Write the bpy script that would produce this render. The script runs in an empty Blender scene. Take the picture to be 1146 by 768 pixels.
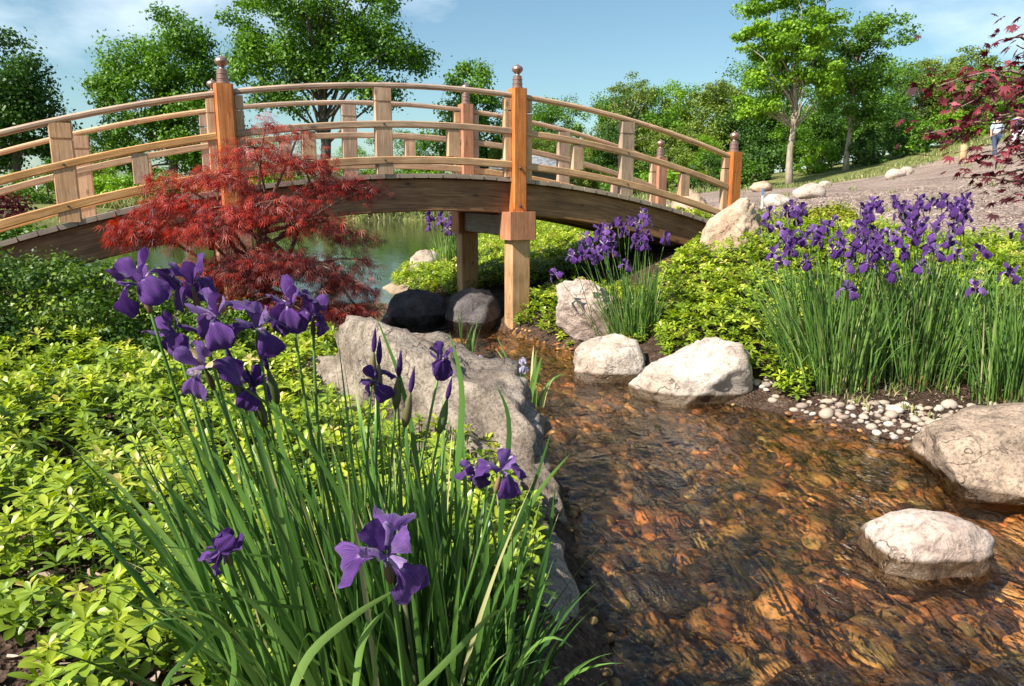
import bpy, math, random
import numpy as np
from mathutils import Vector, noise as mnoise

# ------------------------------------------------------------------ camera, sky, sun, exposure
SC = bpy.context.scene
COL = SC.collection
PITCH, F, H = 0.195, 840.0, 1.5
cam_d = bpy.data.cameras.new('camera')
cam = bpy.data.objects.new('camera', cam_d); COL.objects.link(cam)
cam.location = (0, 0, H); cam.rotation_euler = (math.pi / 2 - PITCH, 0, 0)
cam_d.sensor_width = 36; cam_d.lens = F / 1146 * 36
cam_d.clip_start = 0.05; cam_d.clip_end = 3000
SC.camera = cam
SUN_EL = math.radians(44)
SUN_DIR = Vector((-0.80, -0.60, 0)).normalized()          # horizontal direction towards the sun
sd = bpy.data.lights.new('sun', 'SUN'); sd.energy = 5.0; sd.angle = math.radians(0.5); sd.color = (1, 0.95, 0.86)
sun = bpy.data.objects.new('sun', sd); COL.objects.link(sun)
to_sun = Vector((SUN_DIR.x * math.cos(SUN_EL), SUN_DIR.y * math.cos(SUN_EL), math.sin(SUN_EL)))
sun.rotation_euler = to_sun.to_track_quat('Z', 'Y').to_euler(); sun.location = (-20, -15, 30)
world = bpy.data.worlds.new('World'); SC.world = world; world.use_nodes = True
nt = world.node_tree; nt.nodes.clear()
wo = nt.nodes.new('ShaderNodeOutputWorld'); bg = nt.nodes.new('ShaderNodeBackground')
sky = nt.nodes.new('ShaderNodeTexSky'); sky.sky_type = 'NISHITA'; sky.sun_disc = False
sky.sun_elevation = SUN_EL; sky.sun_rotation = math.atan2(SUN_DIR.x, SUN_DIR.y)
sky.air_density = 1.0; sky.dust_density = 0.9; sky.ozone_density = 1.4
tc = nt.nodes.new('ShaderNodeTexCoord'); mp = nt.nodes.new('ShaderNodeMapping'); mp.inputs['Scale'].default_value = (1, 1, 2.4)
mp.inputs['Location'].default_value = (0.35, 0.1, 0.2)
nz = nt.nodes.new('ShaderNodeTexNoise'); nz.inputs['Scale'].default_value = 2.3; nz.inputs['Detail'].default_value = 8; nz.inputs['Roughness'].default_value = 0.55
cr = nt.nodes.new('ShaderNodeValToRGB'); cr.color_ramp.elements[0].position = 0.54; cr.color_ramp.elements[1].position = 0.86
cr.color_ramp.elements[0].color = (0, 0, 0, 1); cr.color_ramp.elements[1].color = (0.8, 0.8, 0.8, 1)
mx = nt.nodes.new('ShaderNodeMix'); mx.data_type = 'RGBA'; mx.inputs[7].default_value = (13, 13.6, 14, 1)
L = nt.links.new
L(tc.outputs['Generated'], mp.inputs[0]); L(mp.outputs[0], nz.inputs['Vector']); L(nz.outputs['Fac'], cr.inputs[0])
L(cr.outputs[0], mx.inputs[0]); tn = nt.nodes.new('ShaderNodeMix'); tn.data_type = 'RGBA'; tn.blend_type = 'MULTIPLY'; tn.inputs[0].default_value = 1; tn.inputs[7].default_value = (.92, 1.10, 1.06, 1); L(sky.outputs[0], tn.inputs[6]); L(tn.outputs[2], mx.inputs[6]); L(mx.outputs[2], bg.inputs[0]); L(bg.outputs[0], wo.inputs[0])
bg.inputs[1].default_value = 0.08
SC.view_settings.view_transform = 'Standard'; SC.view_settings.look = 'None'
SC.view_settings.exposure = 0.8; SC.view_settings.gamma = 1
SC.render.engine = 'CYCLES'
SC.cycles.max_bounces = 6; SC.cycles.transparent_max_bounces = 12; SC.cycles.diffuse_bounces = 3; SC.cycles.glossy_bounces = 3
SC.cycles.caustics_reflective = False; SC.cycles.caustics_refractive = False

random.seed(7); RNG = np.random.default_rng(7)
PI = math.pi
def ray(u, v):
    x = (u - 573) / F; up = (384 - v) / F; c, s = math.cos(PITCH), math.sin(PITCH)
    return Vector((x, c + up * s, -s + up * c))
def G(u, v, z=0.0):                                         # where the sight line through a photo point meets the height z
    d = ray(u, v); t = (z - H) / d.z; return Vector((d.x * t, d.y * t, z))
def A(u, v, Y):                                             # where it meets the distance Y
    d = ray(u, v); t = Y / d.y; return Vector((d.x * t, Y, H + d.z * t))

# ------------------------------------------------------------------ materials
def new_mat(name):
    m = bpy.data.materials.new(name); m.use_nodes = True
    n = m.node_tree; b = n.nodes['Principled BSDF']; return m, n, b
def N(n, t, **kw):
    o = n.nodes.new(t)
    for k, v in kw.items():
        if k in ('location',): continue
        try: setattr(o, k, v)
        except Exception: pass
    return o
def ramp(n, stops, src):
    r = n.nodes.new('ShaderNodeValToRGB'); e = r.color_ramp.elements
    while len(e) < len(stops): e.new(0.5)
    for i, (p, c) in enumerate(stops): e[i].position = p; e[i].color = (*c, 1)
    n.links.new(src, r.inputs[0]); return r
def noise_node(n, scale, detail=4, rough=0.55, vec=None, dist=0.0):
    t = n.nodes.new('ShaderNodeTexNoise'); t.inputs['Scale'].default_value = scale; t.inputs['Detail'].default_value = detail
    t.inputs['Roughness'].default_value = rough; t.inputs['Distortion'].default_value = dist
    if vec is not None: n.links.new(vec, t.inputs['Vector'])
    return t
def bump(n, b, h, strength=0.5, dist=0.02):
    bp = n.nodes.new('ShaderNodeBump'); bp.inputs['Strength'].default_value = strength; bp.inputs['Distance'].default_value = dist
    n.links.new(h, bp.inputs['Height']); n.links.new(bp.outputs[0], b.inputs['Normal']); return bp
def mixc(n, fac, a, b, mode='MIX'):
    m = n.nodes.new('ShaderNodeMix'); m.data_type = 'RGBA'; m.blend_type = mode
    for i, x in ((0, fac), (6, a), (7, b)):
        if hasattr(x, 'is_linked') or hasattr(x, 'links'): n.links.new(x, m.inputs[i])
        elif i == 0: m.inputs[0].default_value = x
        else: m.inputs[i].default_value = (*x, 1)
    return m.outputs[2]
def leaf_mat(name, stops, rough=0.45, transl=0.35, tcol=1.5, spec=0.4):
    """leaf colour from a random number per leaf (attribute rnd) along a ramp; part of the light passes through"""
    m, n, b = new_mat(name); at = N(n, 'ShaderNodeAttribute'); at.attribute_name = 'rnd'
    r = ramp(n, stops, at.outputs['Fac'])
    geo = N(n, 'ShaderNodeNewGeometry'); nn = noise_node(n, 3.0, 2, vec=geo.outputs['Position'])
    hs = N(n, 'ShaderNodeHueSaturation'); n.links.new(r.outputs[0], hs.inputs['Color'])
    mr = N(n, 'ShaderNodeMapRange'); mr.inputs[1].default_value = 0.3; mr.inputs[2].default_value = 0.7; mr.inputs[3].default_value = 0.78; mr.inputs[4].default_value = 1.2
    n.links.new(nn.outputs['Fac'], mr.inputs[0]); n.links.new(mr.outputs[0], hs.inputs['Value'])
    n.links.new(hs.outputs[0], b.inputs['Base Color']); b.inputs['Roughness'].default_value = rough; b.inputs['Specular IOR Level'].default_value = spec
    tr = N(n, 'ShaderNodeBsdfTranslucent'); g = N(n, 'ShaderNodeHueSaturation'); g.inputs['Value'].default_value = tcol; g.inputs['Saturation'].default_value = 1.1
    n.links.new(hs.outputs[0], g.inputs['Color']); n.links.new(g.outputs[0], tr.inputs['Color'])
    ms = N(n, 'ShaderNodeMixShader'); ms.inputs[0].default_value = transl
    n.links.new(b.outputs[0], ms.inputs[1]); n.links.new(tr.outputs[0], ms.inputs[2])
    n.links.new(ms.outputs[0], n.nodes['Material Output'].inputs[0]); return m
M = {}
M['pachy'] = leaf_mat('spurge_leaf', [(0, (.12, .20, .02)), (.35, (.24, .34, .025)), (.75, (.42, .49, .035)), (.96, (.58, .61, .08)), (1, (.60, .48, .16))], .40, .28, 1.2, .6)
M['pachy_stem'] = leaf_mat('spurge_stem', [(0, (.10, .16, .03)), (1, (.16, .22, .05))], .6, .1)
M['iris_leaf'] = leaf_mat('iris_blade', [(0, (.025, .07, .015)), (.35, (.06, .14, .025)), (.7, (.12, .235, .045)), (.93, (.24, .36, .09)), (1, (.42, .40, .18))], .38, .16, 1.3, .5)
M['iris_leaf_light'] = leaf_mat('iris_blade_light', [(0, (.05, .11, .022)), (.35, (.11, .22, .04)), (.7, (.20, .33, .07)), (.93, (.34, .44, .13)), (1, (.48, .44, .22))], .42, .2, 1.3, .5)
M['iris_stem'] = leaf_mat('iris_stalk', [(0, (.08, .19, .035)), (1, (.16, .28, .06))], .45, .1)
M['spathe'] = leaf_mat('iris_spathe', [(0, (.10, .15, .04)), (.6, (.16, .14, .06)), (1, (.30, .18, .10))], .6, .2)
M['base_sheath'] = leaf_mat('iris_sheath', [(0, (.16, .065, .025)), (1, (.38, .22, .09))], .7, .1)
M['yew'] = leaf_mat('shrub_leaf', [(0, (.025, .06, .010)), (.5, (.07, .135, .016)), (.82, (.20, .30, .03)), (1, (.38, .45, .05))], .45, .25)
M['gold_shrub'] = leaf_mat('golden_leaf', [(0, (.13, .18, .015)), (.6, (.28, .30, .025)), (1, (.45, .40, .05))], .5, .3)
M['red_maple'] = leaf_mat('red_laceleaf', [(0, (.09, .012, .014)), (.45, (.29, .020, .015)), (.8, (.52, .042, .024)), (1, (.60, .11, .05))], .45, .38, 1.3)
M['dark_maple'] = leaf_mat('maroon_and_shade_leaf', [(0, (.045, .012, .014)), (.6, (.13, .022, .022)), (1, (.30, .06, .04))], .5, .3)  # maroon leaf; on the laceleaf maple it also paints in the shaded side
M['purple_maple'] = leaf_mat('purple_maple_leaf', [(0, (.05, .010, .015)), (.55, (.12, .018, .026)), (.85, (.24, .035, .05)), (1, (.40, .09, .12))], .6, .25, 1.3)
M['tree_a'] = leaf_mat('dark_tree_leaf', [(0, (.022, .06, .009)), (.6, (.055, .13, .014)), (1, (.11, .21, .022))], .5, .25)
M['tree_b'] = leaf_mat('mid_tree_leaf', [(0, (.05, .12, .010)), (.6, (.115, .24, .018)), (1, (.22, .37, .03))], .5, .3)
M['tree_c'] = leaf_mat('bright_tree_leaf', [(0, (.09, .19, .012)), (.6, (.20, .36, .018)), (1, (.36, .52, .035))], .5, .35)
M['tree_d'] = leaf_mat('olive_tree_leaf', [(0, (.09, .14, .02)), (.6, (.18, .25, .035)), (1, (.28, .34, .05))], .5, .3)
M['grass'] = leaf_mat('grass_blade', [(0, (.08, .14, .025)), (.45, (.18, .25, .05)), (.75, (.42, .38, .16)), (1, (.55, .46, .26))], .5, .3)

def bark_mat(name, c1, c2, scale=6):
    m, n, b = new_mat(name); g = N(n, 'ShaderNodeTexCoord'); mp_ = N(n, 'ShaderNodeMapping'); mp_.inputs['Scale'].default_value = (3, 3, .6)
    n.links.new(g.outputs['Object'], mp_.inputs[0]); t = noise_node(n, scale, 6, .65, mp_.outputs[0])
    r = ramp(n, [(.3, c1), (.7, c2)], t.outputs['Fac']); n.links.new(r.outputs[0], b.inputs['Base Color']); b.inputs['Roughness'].default_value = .9
    bump(n, b, t.outputs['Fac'], .8, .03); return m
M['bark'] = bark_mat('grey_bark', (.05, .04, .03), (.17, .13, .10))
M['bark_pale'] = bark_mat('pale_bark', (.20, .15, .11), (.48, .39, .30), 4)
M['bark_maple'] = bark_mat('maple_bark', (.16, .10, .07), (.42, .30, .22), 18)

def wood_mat(name, c_dark, c_mid, c_lite, rough=.62):
    m, n, b = new_mat(name); uv = N(n, 'ShaderNodeUVMap'); mp_ = N(n, 'ShaderNodeMapping'); mp_.inputs['Scale'].default_value = (1.1, 17, 1)
    n.links.new(uv.outputs[0], mp_.inputs[0]); oi = N(n, 'ShaderNodeObjectInfo')
    add = N(n, 'ShaderNodeVectorMath'); add.operation = 'ADD'; sc = N(n, 'ShaderNodeMath'); sc.operation = 'MULTIPLY'; sc.inputs[1].default_value = 40
    n.links.new(oi.outputs['Random'], sc.inputs[0]); n.links.new(mp_.outputs[0], add.inputs[0]); n.links.new(sc.outputs[0], add.inputs[1])
    t = noise_node(n, 2.2, 6, .6, add.outputs[0], 1.3)
    r = ramp(n, [(.28, c_dark), (.5, c_mid), (.72, c_lite)], t.outputs['Fac'])
    # knots
    mp2 = N(n, 'ShaderNodeMapping'); mp2.inputs['Scale'].default_value = (3.0, 6, 1); n.links.new(uv.outputs[0], mp2.inputs[0])
    a2 = N(n, 'ShaderNodeVectorMath'); a2.operation = 'ADD'; n.links.new(mp2.outputs[0], a2.inputs[0]); n.links.new(sc.outputs[0], a2.inputs[1])
    vo = N(n, 'ShaderNodeTexVoronoi'); vo.inputs['Scale'].default_value = 1.0; n.links.new(a2.outputs[0], vo.inputs['Vector'])
    kr = ramp(n, [(.05, (1, 1, 1)), (.14, (0, 0, 0))], vo.outputs['Distance'])
    wn = noise_node(n, 2.0, 2, .5); kn = N(n, 'ShaderNodeMath'); kn.operation = 'MULTIPLY'; kn.inputs[1].default_value = .75; n.links.new(kr.outputs[0], kn.inputs[0])
    c = mixc(n, kn.outputs[0], r.outputs[0], tuple(x * .35 for x in c_dark))
    # each board its own tone, plus weathered blotches
    g = N(n, 'ShaderNodeNewGeometry'); w2 = noise_node(n, 2.7, 5, .65, g.outputs['Position']); hs = N(n, 'ShaderNodeHueSaturation')
    mr = N(n, 'ShaderNodeMapRange'); mr.inputs[1].default_value = .3; mr.inputs[2].default_value = .7; mr.inputs[3].default_value = .7; mr.inputs[4].default_value = 1.2
    n.links.new(w2.outputs['Fac'], mr.inputs[0]); n.links.new(c, hs.inputs['Color'])
    m2 = N(n, 'ShaderNodeMath'); m2.operation = 'MULTIPLY'; m3 = N(n, 'ShaderNodeMapRange'); m3.inputs[3].default_value = .82; m3.inputs[4].default_value = 1.16
    n.links.new(oi.outputs['Random'], m3.inputs[0]); n.links.new(mr.outputs[0], m2.inputs[0]); n.links.new(m3.outputs[0], m2.inputs[1]); n.links.new(m2.outputs[0], hs.inputs['Value'])
    ss = N(n, 'ShaderNodeMapRange'); ss.inputs[3].default_value = .8; ss.inputs[4].default_value = 1.1; n.links.new(oi.outputs['Random'], ss.inputs[0]); n.links.new(ss.outputs[0], hs.inputs['Saturation'])
    n.links.new(hs.outputs[0], b.inputs['Base Color']); b.inputs['Roughness'].default_value = rough
    bump(n, b, t.outputs['Fac'], .35, .006); return m
M['cedar'] = wood_mat('cedar_wood', (.36, .17, .065), (.56, .30, .13), (.70, .43, .22))
M['cedar_red'] = wood_mat('red_cedar_wood', (.32, .10, .035), (.50, .18, .065), (.62, .28, .12))
M['cedar_pale'] = wood_mat('pale_cedar_wood', (.36, .19, .10), (.56, .33, .19), (.70, .46, .30))
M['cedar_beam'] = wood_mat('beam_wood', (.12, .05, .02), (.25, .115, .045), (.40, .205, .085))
M['cedar_grey'] = wood_mat('weathered_wood', (.24, .15, .095), (.42, .29, .19), (.60, .46, .34))
def plain(name, col, rough=.5, metal=0, var=.25, scale=20):
    m, n, b = new_mat(name); t = noise_node(n, scale, 4)
    r = ramp(n, [(.3, tuple(x * (1 - var) for x in col)), (.7, tuple(min(1, x * (1 + var)) for x in col))], t.outputs['Fac'])
    n.links.new(r.outputs[0], b.inputs['Base Color']); b.inputs['Roughness'].default_value = rough; b.inputs['Metallic'].default_value = metal; return m
M['copper'] = plain('aged_copper', (.33, .20, .16), .42, .6)
def rock_mat(name, c1, c2, c3, wet=0.065, scale=1.0, speck=.5):
    m, n, b = new_mat(name); g = N(n, 'ShaderNodeNewGeometry'); pos = g.outputs['Position']
    a = noise_node(n, 2.5 * scale, 8, .62, pos, .6); f = noise_node(n, 45 * scale, 4, .7, pos); mid = noise_node(n, 11 * scale, 6, .7, pos, .4)
    r = ramp(n, [(.3, c1), (.5, c2), (.68, c3)], a.outputs['Fac'])
    sp = ramp(n, [(.36, (.35, .33, .32)), (.5, (1, 1, 1)), (.66, (1.25, 1.2, 1.15))], f.outputs['Fac'])
    c = mixc(n, speck, r.outputs[0], sp.outputs[0], 'MULTIPLY')
    md = ramp(n, [(.36, (.45, .42, .40)), (.5, (1, 1, 1))], mid.outputs['Fac']); c = mixc(n, .7, c, md.outputs[0], 'MULTIPLY')
    mu = N(n, 'ShaderNodeTexNoise'); mu.inputs['Scale'].default_value = 5; n.links.new(pos, mu.inputs['Vector'])
    sx = N(n, 'ShaderNodeSeparateXYZ'); n.links.new(pos, sx.inputs[0]); ad = N(n, 'ShaderNodeMath'); ad.operation = 'MULTIPLY_ADD'; ad.inputs[1].default_value = -.06
    n.links.new(mu.outputs['Fac'], ad.inputs[0]); n.links.new(sx.outputs['Z'], ad.inputs[2])
    mr = N(n, 'ShaderNodeMapRange'); mr.inputs[1].default_value = wet - .035; mr.inputs[2].default_value = wet - .015; mr.inputs[3].default_value = 1; mr.inputs[4].default_value = 0
    n.links.new(ad.outputs[0], mr.inputs[0]); wcol = mixc(n, 1.0, c, (.22, .17, .11), 'MULTIPLY'); c = mixc(n, mr.outputs[0], c, wcol)
    wv = N(n, 'ShaderNodeTexNoise'); wv.inputs['Scale'].default_value = 3.5; wv.inputs['Detail'].default_value = 5; n.links.new(pos, wv.inputs['Vector']); av = N(n, 'ShaderNodeVectorMath'); av.operation = 'MULTIPLY_ADD'; av.inputs[1].default_value = (.8, .8, .8)
    n.links.new(wv.outputs['Color'], av.inputs[0]); n.links.new(pos, av.inputs[2]); cv = N(n, 'ShaderNodeTexVoronoi'); cv.feature = 'DISTANCE_TO_EDGE'; cv.inputs['Scale'].default_value = 1.9 * scale; n.links.new(av.outputs[0], cv.inputs['Vector'])
    ck = ramp(n, [(0, (.22, .18, .15)), (.007, (.45, .4, .38)), (.018, (1, 1, 1))], cv.outputs['Distance']); mk = noise_node(n, 2.2, 3, .6, pos); mk2 = ramp(n, [(.50, (0, 0, 0)), (.60, (.7, .7, .7))], mk.outputs['Fac']); cks = mixc(n, mk2.outputs[0], (1, 1, 1), ck.outputs[0]); c = mixc(n, 1.0, c, cks, 'MULTIPLY')
    n.links.new(c, b.inputs['Base Color'])
    rr = N(n, 'ShaderNodeMapRange'); rr.inputs[3].default_value = .85; rr.inputs[4].default_value = .25; n.links.new(mr.outputs[0], rr.inputs[0]); n.links.new(rr.outputs[0], b.inputs['Roughness'])
    s = N(n, 'ShaderNodeMath'); s.operation = 'MULTIPLY_ADD'; s.inputs[1].default_value = .35; n.links.new(f.outputs['Fac'], s.inputs[0]); n.links.new(mid.outputs['Fac'], s.inputs[2]); s0 = s; s = N(n, 'ShaderNodeMath'); s.operation = 'MULTIPLY_ADD'; s.inputs[1].default_value = 1.0; n.links.new(cks, s.inputs[0]); n.links.new(s0.outputs[0], s.inputs[2])
    bump(n, b, s.outputs[0], .75, .03); return m
M['rock_pink'] = rock_mat('pink_granite', (.36, .25, .20), (.52, .40, .33), (.64, .53, .45))
M['rock_pale'] = rock_mat('pale_granite', (.38, .28, .21), (.54, .44, .36), (.65, .57, .49))
M['rock_grey'] = rock_mat('grey_lichen_rock', (.11, .082, .06), (.25, .195, .15), (.42, .345, .275), scale=1.4, speck=.8)
M['rock_tan'] = rock_mat('tan_rock', (.38, .24, .15), (.55, .38, .26), (.68, .52, .40))
M['rock_brown'] = rock_mat('brown_mottled_rock', (.20, .15, .11), (.40, .29, .21), (.52, .40, .30), scale=1.3, speck=.8)
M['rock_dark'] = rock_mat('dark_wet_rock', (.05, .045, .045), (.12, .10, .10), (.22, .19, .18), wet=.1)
M['pebble'] = plain('white_pebble', (.62, .56, .50), .8, 0, .18, 9)
_n = M['pebble'].node_tree; _b = _n.nodes['Principled BSDF']; _oi = _n.nodes.new('ShaderNodeObjectInfo'); _src = _b.inputs['Base Color'].links[0].from_socket
_r = ramp(_n, [(0, (.38, .34, .31)), (.2, (.62, .50, .42)), (.45, (.70, .64, .58)), (.7, (.60, .52, .44)), (.88, (.92, .88, .82)), (1, (.55, .56, .58))], _oi.outputs['Random']); _n.links.new(mixc(_n, 1, _src, _r.outputs[0], 'MULTIPLY'), _b.inputs['Base Color'])
def ground_mat(name, stops, s1=9, s2=60, bstr=.9, bd=.03, big=.8):
    m, n, b = new_mat(name); g = N(n, 'ShaderNodeNewGeometry'); pos = g.outputs['Position']
    a = noise_node(n, s1, 6, .7, pos, .5); v = N(n, 'ShaderNodeTexVoronoi'); v.inputs['Scale'].default_value = s2; n.links.new(pos, v.inputs['Vector'])
    r = ramp(n, stops, a.outputs['Fac']); bl = noise_node(n, big, 3, .5, pos); br = ramp(n, [(.3, (.7, .7, .7)), (.7, (1.15, 1.15, 1.15))], bl.outputs['Fac'])
    c = mixc(n, 1, r.outputs[0], br.outputs[0], 'MULTIPLY'); cell = N(n, 'ShaderNodeSeparateColor'); n.links.new(v.outputs['Color'], cell.inputs[0])
    cm = ramp(n, [(0, (.45, .45, .45)), (1, (1.35, 1.3, 1.25))], cell.outputs[0]); c = mixc(n, .8, c, cm.outputs[0], 'MULTIPLY')
    n.links.new(c, b.inputs['Base Color']); b.inputs['Roughness'].default_value = .95; b.inputs['Specular IOR Level'].default_value = .1
    s = N(n, 'ShaderNodeMath'); s.operation = 'ADD'; n.links.new(a.outputs['Fac'], s.inputs[0]); n.links.new(v.outputs['Distance'], s.inputs[1])
    bump(n, b, s.outputs[0], bstr, bd); return m
M['soil'] = ground_mat('garden_soil', [(.3, (.05, .032, .022)), (.55, (.11, .07, .05)), (.75, (.24, .17, .13))], 9, 55)
M['mulch'] = ground_mat('bark_mulch', [(.3, (.27, .19, .15)), (.5, (.44, .33, .275)), (.72, (.60, .48, .42))], 7, 22, 1, .06)
M['lawn'] = ground_mat('lawn', [(.3, (.10, .13, .035)), (.5, (.20, .22, .07)), (.72, (.36, .32, .16))], 5, 30, .6, .05)
M['bed'] = ground_mat('stream_silt', [(.3, (.05, .022, .008)), (.5, (.17, .09, .035)), (.68, (.34, .18, .07))], 12, 26, .7, .02)
M['pondbed'] = ground_mat('pond_silt', [(.3, (.04, .05, .02)), (.7, (.10, .10, .04))], 2, 10, .2, .02)
M['sand'] = ground_mat('sandy_shore', [(.3, (.28, .19, .12)), (.7, (.50, .38, .27))], 9, 80, .5, .02)
def cobble_mat():
    m, n, b = new_mat('stream_cobble'); at = N(n, 'ShaderNodeAttribute'); at.attribute_name = 'rnd'
    r = ramp(n, [(0, (.03, .016, .010)), (.3, (.11, .05, .02)), (.52, (.26, .135, .05)), (.68, (.17, .12, .055)), (.82, (.42, .19, .07)), (1, (.50, .37, .21))], at.outputs['Fac'])
    g = N(n, 'ShaderNodeNewGeometry'); a = noise_node(n, 22, 6, .7, g.outputs['Position'], .5); br = ramp(n, [(.3, (.25, .25, .2)), (.62, (1.1, 1.05, 1))], a.outputs['Fac'])
    c = mixc(n, 1, r.outputs[0], br.outputs[0], 'MULTIPLY')
    a2 = noise_node(n, 1.6, 4, .6, g.outputs['Position'], .3); b2 = ramp(n, [(.38, (.10, .11, .10)), (.47, (.7, .75, .5)), (.56, (1.3, 1.0, .8)), (.68, (1.9, 1.5, 1.2))], a2.outputs['Fac'])
    c = mixc(n, 1, c, b2.outputs[0], 'MULTIPLY')
    n.links.new(c, b.inputs['Base Color']); b.inputs['Roughness'].default_value = .7; bump(n, b, a.outputs['Fac'], .5, .01); return m
M['cobble'] = cobble_mat()
def water_mat(name, s1, s2, strength, dist, tint, stretch=(1, 1, 1), murk=0.0, rough=.03, mcol=(.07, .085, .04)):
    m, n, b = new_mat(name); n.nodes.remove(b); g = N(n, 'ShaderNodeNewGeometry')
    mp_ = N(n, 'ShaderNodeMapping'); mp_.inputs['Scale'].default_value = stretch; mp_.inputs['Rotation'].default_value = (0, 0, .35); n.links.new(g.outputs['Position'], mp_.inputs[0])
    a = noise_node(n, s1, 3, .55, mp_.outputs[0], 1.2); c = noise_node(n, s2, 4, .6, mp_.outputs[0], .8)
    ad = N(n, 'ShaderNodeMath'); ad.operation = 'MULTIPLY_ADD'; ad.inputs[1].default_value = .45; n.links.new(c.outputs['Fac'], ad.inputs[0]); n.links.new(a.outputs['Fac'], ad.inputs[2])
    bp = N(n, 'ShaderNodeBump'); bp.inputs['Strength'].default_value = strength; bp.inputs['Distance'].default_value = dist; n.links.new(ad.outputs[0], bp.inputs['Height'])
    fr = N(n, 'ShaderNodeFresnel'); fr.inputs[0].default_value = 1.34; n.links.new(bp.outputs[0], fr.inputs[1])
    gl = N(n, 'ShaderNodeBsdfGlossy'); gl.inputs['Roughness'].default_value = rough; gl.inputs['Color'].default_value = (1, 1, 1, 1); n.links.new(bp.outputs[0], gl.inputs['Normal'])
    tr = N(n, 'ShaderNodeBsdfTransparent'); tr.inputs[0].default_value = (*tint, 1); under = tr.outputs[0]
    if murk:
        df = N(n, 'ShaderNodeBsdfDiffuse'); df.inputs[0].default_value = (*mcol, 1); mm = N(n, 'ShaderNodeMixShader'); mm.inputs[0].default_value = murk
        n.links.new(under, mm.inputs[1]); n.links.new(df.outputs[0], mm.inputs[2]); under = mm.outputs[0]
    ms = N(n, 'ShaderNodeMixShader'); n.links.new(fr.outputs[0], ms.inputs[0]); n.links.new(under, ms.inputs[1]); n.links.new(gl.outputs[0], ms.inputs[2])
    n.links.new(ms.outputs[0], n.nodes['Material Output'].inputs[0]); return m
M['stream'] = water_mat('stream_water', 2.8, 9, .85, .075, (.97, .88, .70), (1, .55, 1), .035, .04, (.13, .062, .022))
M['pond'] = water_mat('pond_water', 1.6, 7, .25, .03, (.75, .78, .6), (1, .5, 1), .28, .03)
def petal_mat(name, white=False):
    m, n, b = new_mat(name); at = N(n, 'ShaderNodeAttribute'); at.attribute_name = 'rnd'
    st = [(0, (.075, .022, .155)), (.45, (.125, .042, .235)), (.7, (.22, .10, .36)), (.9, (.46, .33, .58)), (.95, (.85, .80, .70)), (1, (.85, .68, .25))]
    if white: st = [(0, (.42, .40, .62)), (.8, (.72, .70, .82)), (.95, (.85, .8, .6)), (1, (.8, .6, .2))]
    r = ramp(n, st, at.outputs['Fac']); uv = N(n, 'ShaderNodeUVMap'); mp_ = N(n, 'ShaderNodeMapping'); mp_.inputs['Scale'].default_value = (1.0, 24, 1); n.links.new(uv.outputs[0], mp_.inputs[0])
    v = noise_node(n, 3, 3, .6, mp_.outputs[0]); vr = ramp(n, [(.40, (.38, .32, .48)), (.56, (1.15, 1.12, 1.1))], v.outputs['Fac']); c = mixc(n, 1, r.outputs[0], vr.outputs[0], 'MULTIPLY')
    n.links.new(c, b.inputs['Base Color']); b.inputs['Roughness'].default_value = .72; b.inputs['Sheen Weight'].default_value = .2; b.inputs['Specular IOR Level'].default_value = .15
    bump(n, b, v.outputs['Fac'], .6, .002)
    tr = N(n, 'ShaderNodeBsdfTranslucent'); n.links.new(c, tr.inputs[0]); ms = N(n, 'ShaderNodeMixShader'); ms.inputs[0].default_value = .3
    n.links.new(b.outputs[0], ms.inputs[1]); n.links.new(tr.outputs[0], ms.inputs[2]); n.links.new(ms.outputs[0], n.nodes['Material Output'].inputs[0]); return m
M['petal'] = petal_mat('purple_petal'); M['petal_pale'] = petal_mat('pale_petal', True)

# ------------------------------------------------------------------ mesh helpers
def link(name, me, mat=None, parent=None):
    o = bpy.data.objects.new(name, me); COL.objects.link(o)
    if mat: me.materials.append(mat)
    if parent: o.parent = parent
    return o
def arr_mesh(name, V, Fa, mat=None, parent=None, rnd=None, smooth=False, uv=None):
    """V (n,3), Fa (m,k) of vertex indices, rnd per vertex"""
    V = np.asarray(V, np.float32); Fa = np.asarray(Fa, np.int32); me = bpy.data.meshes.new(name)
    k = Fa.shape[1]; me.vertices.add(len(V)); me.vertices.foreach_set('co', V.ravel())
    me.loops.add(Fa.size); me.loops.foreach_set('vertex_index', Fa.ravel())
    me.polygons.add(len(Fa)); me.polygons.foreach_set('loop_start', np.arange(0, Fa.size, k, dtype=np.int32))
    if smooth: me.polygons.foreach_set('use_smooth', np.ones(len(Fa), bool))
    if rnd is not None:
        a = me.attributes.new('rnd', 'FLOAT', 'POINT'); a.data.foreach_set('value', np.asarray(rnd, np.float32))
    if uv is not None:
        l = me.uv_layers.new(name='UVMap'); l.data.foreach_set('uv', np.asarray(uv, np.float32)[Fa.ravel()].ravel())
    me.update(calc_edges=True); me.validate(); return link(name, me, mat, parent)
def scatter(tv, tf, R, S, T, rnd, trnd=None):
    """copies of a template (tv, tf): rotation matrices R (n,3,3), scale S (n,) or (n,3), position T (n,3), one random number each"""
    tv = np.asarray(tv, float); tf = np.asarray(tf, int); n = len(T); S = np.asarray(S, float)
    if S.ndim == 1: S = S[:, None]
    P = tv[None] * (S[:, None, :] if S.shape[1] == 3 else S[:, :, None])
    V = np.einsum('nij,nkj->nki', R, P) + np.asarray(T)[:, None, :]
    Fa = tf[None] + (np.arange(n) * len(tv))[:, None, None]
    r = np.repeat(rnd, len(tv))
    if trnd is not None: r = np.clip(r + np.tile(trnd, n), 0, 1)
    return V.reshape(-1, 3), Fa.reshape(-1, tf.shape[1]), r
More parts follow.
